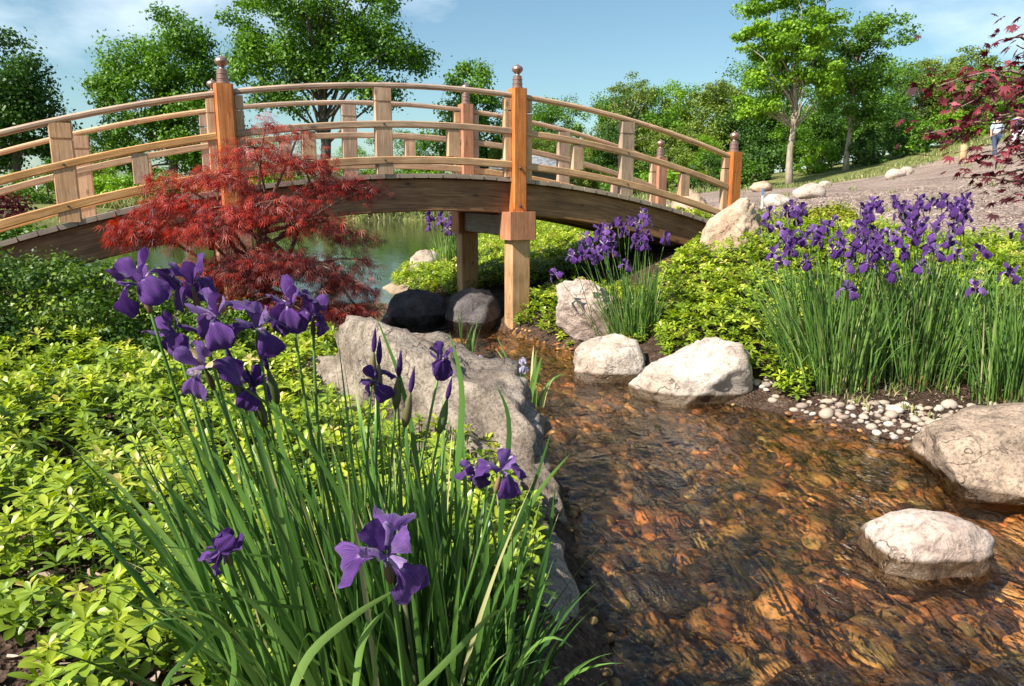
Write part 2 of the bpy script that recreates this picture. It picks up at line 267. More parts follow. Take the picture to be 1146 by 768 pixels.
def rot_z(a):
    a = np.asarray(a); c, s = np.cos(a), np.sin(a); R = np.zeros((len(a), 3, 3)); R[:, 0, 0] = c; R[:, 0, 1] = -s; R[:, 1, 0] = s; R[:, 1, 1] = c; R[:, 2, 2] = 1; return R
def rot_x(a):
    a = np.asarray(a); c, s = np.cos(a), np.sin(a); R = np.zeros((len(a), 3, 3)); R[:, 0, 0] = 1; R[:, 1, 1] = c; R[:, 1, 2] = -s; R[:, 2, 1] = s; R[:, 2, 2] = c; return R
def rot_y(a):
    a = np.asarray(a); c, s = np.cos(a), np.sin(a); R = np.zeros((len(a), 3, 3)); R[:, 1, 1] = 1; R[:, 0, 0] = c; R[:, 0, 2] = s; R[:, 2, 0] = -s; R[:, 2, 2] = c; return R
def rot_to(nrm, spin):
    """matrices whose z axis is nrm"""
    z = nrm / np.maximum(np.linalg.norm(nrm, axis=1, keepdims=True), 1e-6); h = np.where(np.abs(z[:, 2:3]) < .95, [[0, 0, 1.]], [[1., 0, 0]])
    x = np.cross(h, z); x /= np.maximum(np.linalg.norm(x, axis=1, keepdims=True), 1e-6); y = np.cross(z, x)
    R = np.stack([x, y, z], axis=2); return R @ rot_z(spin)
def cat(lst):
    """join a list of (V, F, rnd)"""
    V = []; Fa = []; r = []; o = 0
    for v, f, q in lst: V.append(v); Fa.append(f + o); r.append(q); o += len(v)
    return np.concatenate(V), np.concatenate(Fa), np.concatenate(r)
class Acc:
    def __init__(s): s.V = []; s.F = []; s.U = []
    def face(s, idx, uv): s.F.append(idx); s.U.append(uv)
    def sweep(s, pts, side, w, h, bev=.008, up=None, cap=True):
        """rectangular section with chamfered edges swept along pts; side = width direction"""
        pts = [Vector(p) for p in pts]; n = len(pts); b = min(bev, w * .3, h * .3); hw, hh = w / 2, h / 2
        sec = [(-hw + b, -hh), (hw - b, -hh), (hw, -hh + b), (hw, hh - b), (hw - b, hh), (-hw + b, hh), (-hw, hh - b), (-hw, -hh + b)]
        base = len(s.V); per = [0]
        for i in range(8):
            a, c = sec[i], sec[(i + 1) % 8]; per.append(per[-1] + math.hypot(c[0] - a[0], c[1] - a[1]))
        d = 0; ds = []; sv = Vector(side).normalized()
        for i, p in enumerate(pts):
            if i: d += (p - pts[i - 1]).length
            ds.append(d); t = (pts[min(i + 1, n - 1)] - pts[max(i - 1, 0)]).normalized(); u = sv.cross(t).normalized() if up is None else Vector(up)
            for x, y in sec: s.V.append(tuple(p + sv * x + u * y))
        for i in range(n - 1):
            for k in range(8):
                a = base + i * 8 + k; c = base + i * 8 + (k + 1) % 8
                s.face((a, c, c + 8, a + 8), [(ds[i], per[k]), (ds[i], per[k + 1]), (ds[i + 1], per[k + 1]), (ds[i + 1], per[k])])
        if cap:
            uvs = [(x * .2, y) for x, y in sec]
            s.face(tuple(base + k for k in reversed(range(8))), list(reversed(uvs))); e = base + (n - 1) * 8
            s.face(tuple(e + k for k in range(8)), uvs)
    def tube(s, pts, radii, seg=8, cap=True):
        pts = [Vector(p) for p in pts]; n = len(pts); base = len(s.V); d = 0
        ref = Vector((0.13, .9, .2)).normalized()
        for i, p in enumerate(pts):
            if i: d += (p - pts[i - 1]).length
            t = (pts[min(i + 1, n - 1)] - pts[max(i - 1, 0)]).normalized(); x = t.cross(ref)
            if x.length < .1: x = t.cross(Vector((1, 0, 0)))
            x.normalize(); y = t.cross(x)
            for k in range(seg): a = 2 * PI * k / seg; s.V.append(tuple(p + (x * math.cos(a) + y * math.sin(a)) * radii[i]))
        for i in range(n - 1):
            for k in range(seg):
                a = base + i * seg + k; c = base + i * seg + (k + 1) % seg
                s.face((a, a + seg, c + seg, c), [(i * .1, k / seg), (i * .1 + .1, k / seg), (i * .1 + .1, (k + 1) / seg), (i * .1, (k + 1) / seg)])
        if cap:
            s.face(tuple(base + k for k in range(seg)), [(0, 0)] * seg); e = base + (n - 1) * seg; s.face(tuple(e + k for k in reversed(range(seg))), [(0, 0)] * seg)
    def lathe(s, c, prof, seg=20):
        base = len(s.V)
        for r, z in prof:
            for k in range(seg): a = 2 * PI * k / seg; s.V.append((c[0] + r * math.cos(a), c[1] + r * math.sin(a), c[2] + z))
        for i in range(len(prof) - 1):
            for k in range(seg):
                a = base + i * seg + k; b = base + i * seg + (k + 1) % seg; s.face((a, b, b + seg, a + seg), [(0, 0)] * 4)
        s.face(tuple(base + k for k in reversed(range(seg))), [(0, 0)] * seg); e = base + (len(prof) - 1) * seg; s.face(tuple(e + k for k in range(seg)), [(0, 0)] * seg)
    def build(s, name, mat, parent=None, smooth=False, rnd=None):
        me = bpy.data.meshes.new(name); me.from_pydata([tuple(v) for v in s.V], [], s.F); l = me.uv_layers.new(name='UVMap')
        l.data.foreach_set('uv', np.array([c for u in s.U for c in u], np.float32).ravel())
        if smooth: me.polygons.foreach_set('use_smooth', [True] * len(me.polygons))
        if rnd is not None: a = me.attributes.new('rnd', 'FLOAT', 'POINT'); a.data.foreach_set('value', np.full(len(s.V), rnd, np.float32))
        me.update(); return link(name, me, mat, parent)
def tag(o, label=None, cat_=None, group=None, kind=None):
    if label: o['label'] = label
    if cat_: o['category'] = cat_
    if group: o['group'] = group
    if kind: o['kind'] = kind
    return o
def thing(name, label, cat_, loc=(0, 0, 0), group=None, rz=0):
    o = bpy.data.objects.new(name, None); COL.objects.link(o); o.location = loc; o.rotation_euler = (0, 0, rz); o.empty_display_size = .1
    return tag(o, label, cat_, group)
CHILD = {}
def children(o): return [c for c in COL.objects if c.parent == o]
def copy_tree(o, parent=None):
    c = o.copy(); COL.objects.link(c); c.parent = parent
    for ch in children(o): copy_tree(ch, c)
    return c

# ------------------------------------------------------------------ terrain
CP = [(-.5,1,.35),(-1.5,1,.38),(-3,1,.45),(-.5,2.5,.33),(-1.5,2.5,.38),(-3,2.5,.5),(-1,4,.33),(-2,4,.42),(-3.5,4.5,.5),(-1.2,5.5,.28),(-2.2,6,.38),(-3.5,7,.45),(-5,5,.6),(-6.5,7,.6),
      (-4.8,5.6,.6),(-2.6,8,.3),(-4,9.5,.22),(-7,11,.4),(-12,11,.6),(-12,3,.9),(-6,0,.7),(.1,8.4,.25),(0,10,.35),(-.8,11.5,.25),(1,9.2,.4),(.5,7.8,.22),(0,14,.45),(2,11,.85),(1,13,.7),(0,20,.5),(3,20,1.2),
      (1,6.5,.2),(1.7,6.2,.35),(2.4,5.4,.15),(2.2,8.2,.85),(2.65,9.3,.95),(2.7,7,.74),(3.4,5.2,.15),(4,6,.5),(4.5,8,.84),(5.5,9,.98),(7,9,1.05),(4,10.5,1.05),(3.5,4.2,.12),(4.2,3,.3),(5,1,.4),(6,4,.55),(8,6,.85),
      (.5,-3,.3),(-3,-3,.4),(4,-3,.4),(-1,30,.4),(3,30,1.2),(-1,40,.4),
      (-26,30,.8),(-24,50,.9),(-8,50,.9),(2,49,1.0),(-14,9,.7),
      (-30,70,1.2),(0,70,1.6),(30,70,3),(60,60,5),(100,100,7),(-100,100,2),(-60,20,1.5),(100,10,6),(30,10,3),(20,0,2),(-30,0,1.5),(-40,40,1),(0,150,3),(-200,200,4),(200,200,9),(0,300,5),(-300,0,4),(300,0,9),(0,-40,1),(60,-40,3),(-60,-40,2),(0,-300,3)]
for u, v, Y in [(1112,178,32),(1146,153,38),(965,207,30),(1078,168,36),(880,209,38),(800,214,32),(700,219,45),(1000,213,18),(1146,202,20),(900,222,18),(1250,120,42),(1146,225,13),(1000,232,12),(1040,190,30),(1300,150,20)]:
    p = A(u, v, Y); CP.append((p.x, p.y, p.z))
CP = np.array(CP)
def kern(r): return -np.sqrt(r * r + .5)
_D = np.linalg.norm(CP[:, None, :2] - CP[None, :, :2], axis=2); _n = len(CP)
_Am = np.zeros((_n + 1, _n + 1)); _Am[:_n, :_n] = kern(_D) - np.eye(_n) * .02; _Am[:_n, _n] = 1; _Am[_n, :_n] = 1
_w = np.linalg.solve(_Am, np.r_[CP[:, 2], 0])
POLY = np.array([(.45,-12),(.4,0),(.32,2),(.3,3.1),(.26,3.8),(.13,4.6),(0,5.6),(-.4,6.2),(-.8,6.9),(-1.4,8),(-2.0,9),(-3.4,10.2),(-5,11.2),(-8,12),(-14,13),(-20,19),(-24,34),(-22,45),(-8,46),(0,45.5),(2.5,44),
                 (.5,35),(-.9,25),(-1.3,18),(-1.5,14),(-2.15,12.2),(-1.3,10.2),(-.55,9),(0,8.15),(.6,7.1),(.85,6.2),(1.15,5.6),(1.9,4.98),(2.35,4.45),(2.9,3.65),(3.3,2),(3.5,0),(3.5,-12)], float)
def inside(P, poly=POLY):
    x, y = P[:, 0], P[:, 1]; r = np.zeros(len(P), bool); j = len(poly) - 1
    for i in range(len(poly)):
        xi, yi = poly[i]; xj, yj = poly[j]
        c = ((yi > y) != (yj > y)) & (x < (xj - xi) * (y - yi) / (yj - yi + 1e-12) + xi); r ^= c; j = i
    return r
def sdist(P, poly=POLY):
    d = np.full(len(P), 1e9)
    for i in range(len(poly)):
        a = poly[i]; b = poly[(i + 1) % len(poly)]; ab = b - a; t = np.clip(((P - a) @ ab) / (ab @ ab), 0, 1)
        d = np.minimum(d, np.linalg.norm(P - a - t[:, None] * ab, axis=1))
    return np.where(inside(P, poly), -d, d)
def wob(P, f, a):
    return a * (np.sin(P[:, 0] * f + 1.3 * np.sin(P[:, 1] * f * .7)) * np.cos(P[:, 1] * f * 1.1 + .8 * np.sin(P[:, 0] * f * .6)))
def height(P):
    P = np.atleast_2d(np.asarray(P, float))[:, :2]; z = np.zeros(len(P))
    for i in range(0, len(P), 20000):
        q = P[i:i + 20000]; z[i:i + 20000] = kern(np.linalg.norm(q[:, None] - CP[None, :, :2], axis=2)) @ _w[:-1] + _w[-1]
    z = np.maximum(z, .08); d = sdist(P) + wob(P, 5, .04) + wob(P, 13, .015)
    land = z * (1 - np.exp(-np.maximum(d, 0) / .22)) + wob(P, 3.1, .012) + wob(P, 8.3, .008)
    deep = np.where(P[:, 1] > 10.5, .7, .15); bedz = -deep * (1 - np.exp(-np.maximum(-d, 0) / .25)) + wob(P, 4.1, .025)
    return np.where(d > 0, np.maximum(land, .004), np.minimum(bedz, -.006))
def hz(x, y): return float(height([(x, y)])[0])
def grow(a, b, s, g):
    r = [a]
    while r[-1] < b: r.append(r[-1] + s); s *= g
    return r
xs = np.array([-x for x in reversed(grow(5.05, 900, .1, 1.13))] + list(np.arange(-5, 5.001, .06)) + grow(5.06, 900, .1, 1.13))
ys = np.array([-y for y in reversed(grow(1, 900, .2, 1.3))] + list(np.arange(-.9, 12, .06)) + grow(12.05, 1500, .1, 1.06))
XX, YY = np.meshgrid(xs, ys); GP = np.stack([XX.ravel(), YY.ravel()], 1); GZ = height(GP); GV = np.c_[GP, GZ]
nx = len(xs); I = (np.arange(len(ys) - 1)[:, None] * nx + np.arange(nx - 1)[None]).ravel(); GF = np.stack([I, I + 1, I + 1 + nx, I + nx], 1)
FC = GP[GF].mean(1); sdF = sdist(FC)
HILL = np.array([(2.9,12.2),(3.2,10.0),(3.8,8.9),(5.0,8.3),(7,8.0),(12,7.0),(40,12),(60,40),(A(1146,150,38).x+8,44),(A(1078,168,36).x,36),(A(965,204,33).x,33),(A(850,212,34).x,34),(A(780,216,32).x,32),(4.4,24),(3.2,16)], float)
inh = inside(FC, HILL); d_h = sdist(FC, HILL)
zone = np.zeros(len(FC), int)                                  # 0 soil, 1 mulch, 2 lawn, 3 bed, 4 pond bed, 5 sand
zone[(FC[:, 1] > 16) & (sdF > 0)] = 2; zone[(np.abs(FC[:, 0]) > 11) & (FC[:, 1] < 16.01)] = 2
zone[(d_h + wob(FC, .9, .5) + wob(FC, 3, .25)) < 0] = 1
zone[sdF < 0] = 3; zone[(sdF < 0) & (FC[:, 1] > 10.5)] = 4
zone[(sdF > -.8) & (sdF < .8) & (FC[:, 0] < -1.6) & (FC[:, 1] > 8.6) & (FC[:, 1] < 16)] = 5
for i, (nm, mt) in enumerate([('garden_soil', 'soil'), ('mulch_slope', 'mulch'), ('lawn', 'lawn'), ('stream_bed', 'bed'), ('pond_bed', 'pondbed'), ('sandy_shore', 'sand')]):
    f = GF[zone == i]; used, inv = np.unique(f, return_inverse=True); tag(arr_mesh(nm, GV[used], inv.reshape(-1, 4), M[mt], smooth=True), kind='structure')
# water surfaces (a grid clipped a little outside the bank, where the land covers it)
def water(name, x0, x1, y0, y1, st, mat):
    gx = np.arange(x0, x1 + .001, st); gy = np.arange(y0, y1 + .001, st); X, Y = np.meshgrid(gx, gy); P = np.stack([X.ravel(), Y.ravel()], 1)
    I = (np.arange(len(gy) - 1)[:, None] * len(gx) + np.arange(len(gx) - 1)[None]).ravel(); Fa = np.stack([I, I + 1, I + 1 + len(gx), I + len(gx)], 1)
    c = P[Fa].mean(1); Fa = Fa[sdist(c) < .35 + st]; used, inv = np.unique(Fa, return_inverse=True)
    return tag(arr_mesh(name, np.c_[P[used], np.zeros(len(used))], inv.reshape(-1, 4), M[mat], smooth=True), kind='structure')
water('stream_water', -6, 6, -12, 10.5, .15, 'stream'); water('pond_water', -27, 6, 10.5, 48, .5, 'pond')

# ------------------------------------------------------------------ the bridge
BX, BY, BA, BS, BW, BZ, BK, HR, TC = -2.625, 7.142, .423, 2.942, 1.547, 1.717, .041, .852, .671
ALO = Vector((math.cos(BA), math.sin(BA), 0)); ACR = Vector((-math.sin(BA), math.cos(BA), 0))
def dz(t): d = (t - TC) * BS; return BZ - BK * d * d
def bp(t, cross, dzv=0.0): return Vector((BX, BY, 0)) + ALO * (t * BS) + ACR * cross + Vector((0, 0, dz(t) + dzv))
bridge = thing('wooden_bridge', 'arched cedar footbridge with railings and knobbed posts over the pond outlet', 'bridge', (BX, BY, 0))
def loc_(a): 
    a.V = [(v[0] - BX, v[1] - BY, v[2]) for v in a.V]; return a
def span(t0, t1, n): return [t0 + (t1 - t0) * i / n for i in range(n + 1)]
a = Acc(); Ltot = 3.0 * BS; npl = int(Ltot / .15)
for i in range(npl):
    t0 = -1 + 3.0 * i / npl; t1 = -1 + 3.0 * (i + 1) / npl - .006 / BS; tm = (t0 + t1) / 2; j = random.uniform(-.008, .008); k = random.uniform(-.002, .002)
    dirv = (bp(t1, 0) - bp(t0, 0)); w_ = dirv.length; a.sweep([bp(tm, -.035 + j, -.024 + k), bp(tm, BW + .035 + j, -.024 + k)], dirv, w_, .045, .006)
loc_(a).build('deck', M['cedar_grey'], bridge)
for c in (.10, BW - .10, BW / 2):
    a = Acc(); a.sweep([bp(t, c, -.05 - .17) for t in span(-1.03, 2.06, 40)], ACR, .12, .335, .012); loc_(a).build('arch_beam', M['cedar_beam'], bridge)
def zpost(t, c, z0, z1, w, wa, mat, name, bev=.012, parent=None):
    b0 = bp(t, c); b0.z = z0; b1 = b0.copy(); b1.z = z1; q = Acc(); q.sweep([b0, b1], ALO, w, wa, bev); return loc_(q).build(name, mat, parent or bridge)
FIN = [(.062, 0), (.062, .012), (.052, .018), (.052, .042), (.056, .046), (.056, .052), (.05, .056), (.05, .085), (.054, .089), (.054, .096), (.047, .10), (.047, .125), (.026, .135), (.022, .15), (.034, .158), (.054, .178), (.060, .198), (.052, .218), (.03, .232), (.012, .242), (.006, .252)]
for ci, c in enumerate((0, BW)):
    sgn = -1 if ci == 0 else 1
    for t in (-1, 0, 1, 2):
        d = dz(t); zt = d + HR + .075
        z0 = d - .36 if t in (0, 1) else hz(*bp(t, c).xy) - .1
        p = zpost(t, c, z0, zt, .165, .165, M['cedar_red'], 'main_post', .018); p['label'] = 'square orange cedar post with knob'
        q = Acc(); b = bp(t, c); q.lathe((b.x - BX, b.y - BY, zt), FIN, 22); q.build('finial', M['copper'], p, smooth=False)
        # half panels clasping the post
        for s in (-1, 1):
            if (t == -1 and s < 0) or (t == 2 and s > 0): continue
            tt = t + s * (.083 + .04) / BS; dd = dz(tt)
            q = Acc()
            for za, zb in ((.0, HR * .80), (HR * .815, HR - .035)):
                b0 = bp(tt, c); b0.z = dd + za; b1 = b0.copy(); b1.z = dd + zb; q.sweep([b0, b1], ALO, .078, .07, .006)
            loc_(q).build('half_panel', M['cedar_pale'], bridge)
    for s0 in (-1, 0, 1):
        e = .086 / BS
        for nm, hh, w_, h_, mt in (('handrail', HR, .08, .05, 'cedar_pale'), ('middle_rail', HR * .565, .092, .064, 'cedar'), ('lower_rail', HR * .155, .092, .076, 'cedar')):
            q = Acc(); q.sweep([bp(t, c, hh) for t in span(s0 + e, s0 + 1 - e, 14)], ACR, w_, h_, .02 if nm == 'handrail' else .008); loc_(q).build(nm, M[mt], bridge)
        tm = s0 + .5 + (-.03 if s0 == 1 else .05 if s0 == -1 else 0); dd = dz(tm); q = Acc()
        for za, zb in ((-.004, HR * .80), (HR * .825, HR - .026)):
            b0 = bp(tm, c); b0.z = dd + za; b1 = b0.copy(); b1.z = dd + zb; q.sweep([b0, b1], ALO, .172, .078, .008)
        b0 = bp(tm, c); b0.z = dd + HR * .80; b1 = b0.copy(); b1.z = dd + HR * .825; q.sweep([b0, b1], ALO, .16, .06, .004)
        loc_(q).build('panel_post', M['cedar_pale'], bridge)
        for tq in (s0 + .25, s0 + .75):
            q = Acc(); dd = dz(tq); b0 = bp(tq, c); b0.z = dd + HR * .155 + .046; b1 = b0.copy(); b1.z = dd + HR * .565 - .038; q.sweep([b0, b1], ALO, .132, .075, .006); loc_(q).build('short_post', M['cedar_pale'], bridge)
for t in (0, 1):
    d = dz(t)
    q = Acc(); q.sweep([bp(t, .16) + Vector((0, 0, -d + d - .36 - .15)), bp(t, BW - .16) + Vector((0, 0, -.36 - .15))], ALO, .19, .24, .012); loc_(q).build('crossbeam', M['cedar_grey'], bridge)
    for c in (0, BW):
        zt = d - .36; zpost(t, c, zt - .30, zt, .33, .30, M['cedar_red'], 'cap_block', .02)
        pt = bp(t, c); g = hz(pt.x, pt.y); zpost(t, c, min(g, 0) - .25, zt - .30, .225, .21, M['cedar'], 'pier_post', .012)

M['bolt'] = plain('dark_iron', (.10, .085, .075), .5, .7)
for t in (0, 1, 2):
    for zz in ((-.30, .10) if t < 2 else (.10,)):
        p = bp(t, -.086); p.z = dz(t) + zz; a = Acc(); a.tube([p + ACR * .01, p - ACR * .008, p - ACR * .014], [.017, .017, .010], 12); loc_(a).build('bolt', M['bolt'], bridge)
for t in (-.45, .5, 1.47):
    for zz in (HR * .155, HR * .565):
        p = bp(t, -.047, zz); a = Acc(); a.tube([p + ACR * .01, p - ACR * .004], [.010, .009], 10); loc_(a).build('bolt', M['bolt'], bridge)

# ------------------------------------------------------------------ boulders
def rock(name, label, c, r, seed, mat, rz=0, tilt=(0, 0), facets=9, rough=.16, group=None, cat_='boulder', sub=4, cut=.72):
    rnd = random.Random(seed); bmv = []
    me = bpy.data.meshes.new(name); import bmesh
    bm = bmesh.new(); bmesh.ops.create_icosphere(bm, subdivisions=sub, radius=1)
    pl = []
    for i in range(facets):
        n_ = Vector((rnd.gauss(0, 1), rnd.gauss(0, 1), rnd.gauss(0, .8))).normalized(); pl.append((n_, rnd.uniform(cut, .97)))
    off = Vector((seed * 3.1, seed * 1.7, seed * .9))
    for v in bm.verts:
        p = v.co.copy()
        for n_, d_ in pl:
            e = p.dot(n_) - d_
            if e > 0: p -= n_ * e * .92
        q = p * 1.3 + off
        p *= 1 + rough * mnoise.fractal(q, 1.0, 2.0, 4) + rough * .22 * mnoise.fractal(q * 4, 1.0, 2.0, 4) + rough * .10 * mnoise.noise(q * 14)
        v.co = Vector((p.x * r[0], p.y * r[1], p.z * r[2]))
    bm.to_mesh(me); bm.free()
    me.polygons.foreach_set('use_smooth', [True] * len(me.polygons))
    o = link(name, me, M[mat]); o.location = c; o.rotation_euler = (tilt[0], tilt[1], rz); return tag(o, label, cat_, group)
rock('boulder', 'big angular grey boulder with rough lichen faces behind the near iris clump', (-.36, 3.84, .20), (1.02, .50, .54), 3, 'rock_grey', -.76, (.10, .20), 14, .28, cut=.58, sub=5)
rock('boulder', 'low brown rock slab at the stream edge behind the near iris blades', (.0, 2.62, .04), (.25, .55, .22), 11, 'rock_grey', .12, (0, -.1), 9, .2)
rock('boulder', 'smooth rounded pale boulder at the water edge, below the middle iris clump', (.84, 6.2, .04), (.40, .30, .35), 5, 'rock_pale', .1, (0, 0), 10, .11, cut=.62)
rock('boulder', 'wide flat-topped pale boulder with a crack, at the water edge beside white pebbles', (1.42, 5.5, .07), (.54, .36, .40), 6, 'rock_pale', .05, (0, .04), 12, .15, cut=.58, sub=5)
rock('boulder', 'pinkish rock leaning under the middle iris clump by the bridge pier', (.76, 6.95, .36), (.44, .28, .30), 8, 'rock_pink', .4, (0, .75), 12, .15, cut=.55, sub=5)
rock('boulder', 'tall pointed tan boulder slanting beside the end post of the bridge', (2.33, 8.2, 1.03), (.56, .32, .27), 23, 'rock_tan', .1, (0, -.82), 14, .16, cut=.5, sub=5)
rock('boulder', 'large tan mottled boulder rising from the stream below the purple-leaved tree', (2.80, 3.84, .02), (.76, .50, .36), 12, 'rock_brown', .05, (0, 0), 12, .13, cut=.62, sub=5)
rock('stone', 'small dome-shaped pinkish stone standing alone in the stream', (1.74, 2.95, .0), (.30, .22, .19), 13, 'rock_pink', .1, (0, 0), 9, .10, sub=5, cut=.68, cat_='stone')
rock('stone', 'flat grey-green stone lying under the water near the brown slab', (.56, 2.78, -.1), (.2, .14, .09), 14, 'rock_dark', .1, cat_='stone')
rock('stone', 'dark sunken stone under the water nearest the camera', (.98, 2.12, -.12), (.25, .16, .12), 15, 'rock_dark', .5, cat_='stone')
rock('stone', 'pale round boulder at the foot of the iris clump beyond the bridge', (-1.38, 12.2, .32), (.28, .26, .30), 16, 'rock_pale', .1, cat_='boulder')
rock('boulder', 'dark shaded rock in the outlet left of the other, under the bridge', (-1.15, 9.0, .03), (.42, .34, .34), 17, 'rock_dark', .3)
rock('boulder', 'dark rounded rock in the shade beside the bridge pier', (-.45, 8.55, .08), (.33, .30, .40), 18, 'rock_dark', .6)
rock('boulder', 'tan block-like rock seen through the bridge railing near its far end', (3.02, 12.9, 1.15), (.34, .3, .42), 19, 'rock_tan', .2)
for u, v, Y, r, lab in ((905, 219, 18, .42, 'widest white rock on the mulch slope'), (870, 227, 15.5, .28, 'small white rock just behind the tall slanting boulder'), (924, 204, 27, .25, 'tiny white rock below the pale tree trunk on the slope'),
                        (1002, 190, 30, .42, 'white rock halfway up the grassy verge, left of a smaller one'), (1015, 187, 31, .32, 'small white rock on the verge, right of a larger one'), (1090, 167, 31, .3, 'white rock beside the walking person'), (852, 208, 27, .42, 'flat tan rock at the foot of the woods')):
    p = A(u, v, Y); z = hz(p.x, p.y); rock('rock', lab, (p.x, p.y, z + r * .25), (r, r * .8, r * .6), int(u), 'rock_tan' if u == 852 else 'rock_pale', .3, sub=3, cat_='rock')
PEB = np.array([(1.88, 5.10), (2.15, 4.80), (2.42, 4.45), (2.75, 4.25), (3.1, 4.42), (3.7, 4.7), (3.6, 4.95), (2.9, 5.0), (2.3, 5.12)])
pts = []; rr = random.Random(4); tries = 0
while len(pts) < 190 and tries < 20000:
    tries += 1; x, y = rr.uniform(1.85, 3.7), rr.uniform(4.25, 5.25); r = rr.choice((.018, .024, .03, .036, .042, .05, .06)) * rr.uniform(.85, 1.1)
    if inside(np.array([[x, y]]), PEB)[0] and all((x - a_) ** 2 + (y - b_) ** 2 > ((r + c_) * .78) ** 2 for a_, b_, c_ in pts): pts.append((x, y, r))
for k in range(14):
    x, y, r = rr.uniform(1.78, 1.98), rr.uniform(5.2, 5.55), rr.uniform(.02, .04); pts.append((x, y, r))
pm = []
for k in range(9):
    o = rock('pebble', 'x', (0, 0, 0), (1, rr.uniform(.62, .9), rr.uniform(.42, .6)), 60 + k, 'pebble', sub=2, facets=4, rough=.12, cat_='pebble'); pm.append(o.data); bpy.data.objects.remove(o)
for x, y, r in pts:
    o = bpy.data.objects.new('pebble', rr.choice(pm)); COL.objects.link(o); o.location = (x, y, max(hz(x, y), -.02) + r * .14); o.scale = (r, r, r); o.rotation_euler = (rr.uniform(-.25, .25), rr.uniform(-.25, .25), rr.uniform(0, 6.3))
    tag(o, 'smooth whitish pebble on the bank below the large iris clumps', 'pebble', 'white pebbles along the stream bank')
# stream bed cobbles: nobody could count them
import bmesh
bm = bmesh.new(); bmesh.ops.create_icosphere(bm, subdivisions=1, radius=1); bm.verts.ensure_lookup_table()
icoV = np.array([v.co[:] for v in bm.verts]); icoF = np.array([[v.index for v in f.verts] for f in bm.faces]); bm.free()
bm = bmesh.new(); bmesh.ops.create_icosphere(bm, subdivisions=2, radius=1); bm.verts.ensure_lookup_table()
ico2V = np.array([v.co[:] for v in bm.verts]); ico2F = np.array([[v.index for v in f.verts] for f in bm.faces]); bm.free()
P = np.c_[RNG.uniform(-2, 3.6, 16000), RNG.uniform(.3, 9.5, 16000)]; d = sdist(P); P = P[(d < .05)]
P = P[RNG.random(len(P)) < np.clip(1.15 - P[:, 1] * .05, .3, 1)][:9000]
n = len(P); s = np.clip(RNG.lognormal(-3.4, .55, n), .010, .13); s = np.minimum(s, np.clip(.03 - sdist(P) * .3, .022, .13)); z = height(P) + s * .08
V, Fa, r = scatter(ico2V, ico2F, rot_z(RNG.uniform(0, 6.28, n)) @ rot_x(RNG.uniform(-.3, .3, n)), np.c_[s, s * RNG.uniform(.6, .95, n), s * RNG.uniform(.35, .6, n)], np.c_[P, z], RNG.random(n))
tag(arr_mesh('stream_cobbles', V, Fa, M['cobble'], rnd=r, smooth=True), 'orange and brown cobbles covering the bed of the shallow stream', 'cobbles', kind='stuff')
# dry leaves and bark bits on bare soil
chipV = np.array([(-1, -.35, .05), (0, -.42, 0), (1, -.2, .1), (-1, .3, .12), (0, .4, .02), (1, .2, .0)]); chipF = np.array([(0, 1, 4, 3), (1, 2, 5, 4)])
def litter(name, poly, n, smin, smax, mat, label, ztilt=.5, lift=.008):
    x0, y0 = poly.min(0); x1, y1 = poly.max(0); P = np.c_[RNG.uniform(x0, x1, n), RNG.uniform(y0, y1, n)]; P = P[inside(P, poly)]; n = len(P); s = RNG.uniform(smin, smax, n)
    V, Fa, r = scatter(chipV, chipF, rot_z(RNG.uniform(0, 6.28, n)) @ rot_x(RNG.normal(0, ztilt, n)) @ rot_y(RNG.normal(0, ztilt * .5, n)), np.c_[s, s * RNG.uniform(.4, 1, n), s * RNG.uniform(.6, 1.6, n)], np.c_[P, height(P) + lift + s * .2], RNG.random(n))
    return tag(arr_mesh(name, V, Fa, M[mat], rnd=r), label, 'litter', kind='stuff')
M['litter'] = leaf_mat('dry_leaf', [(0, (.06, .035, .025)), (.5, (.22, .14, .10)), (.85, (.42, .30, .24)), (1, (.58, .46, .38))], .8, .05)
M['chips'] = leaf_mat('bark_chip', [(0, (.20, .14, .11)), (.6, (.40, .30, .25)), (1, (.56, .45, .38))], .9, .0)
litter('leaf_litter', np.array([(-3.2, 1.2), (-.3, 1.0), (-.3, 1.9), (-.9, 2.2), (-1.5, 2.7), (-3.2, 3.4)]), 4200, .008, .035, 'litter', 'brown dry leaves and bark bits on the bare soil beside the spurge bed')
litter('bank_litter', np.array([(1.8, 5.4), (2.5, 4.4), (3.6, 4.4), (5, 5), (5, 6), (2, 6)]), 2600, .006, .02, 'litter', 'small brown debris between pebbles and iris bases on the bank')
litter('mulch_chips', HILL[:9] * .999 if False else np.array([(3.0, 11.5), (3.5, 9.4), (5, 8.3), (7, 7.9), (12, 7.2), (20, 15), (9, 19), (4, 17)]), 26000, .012, .032, 'chips', 'pale bark chips strewn over the near mulch slope')

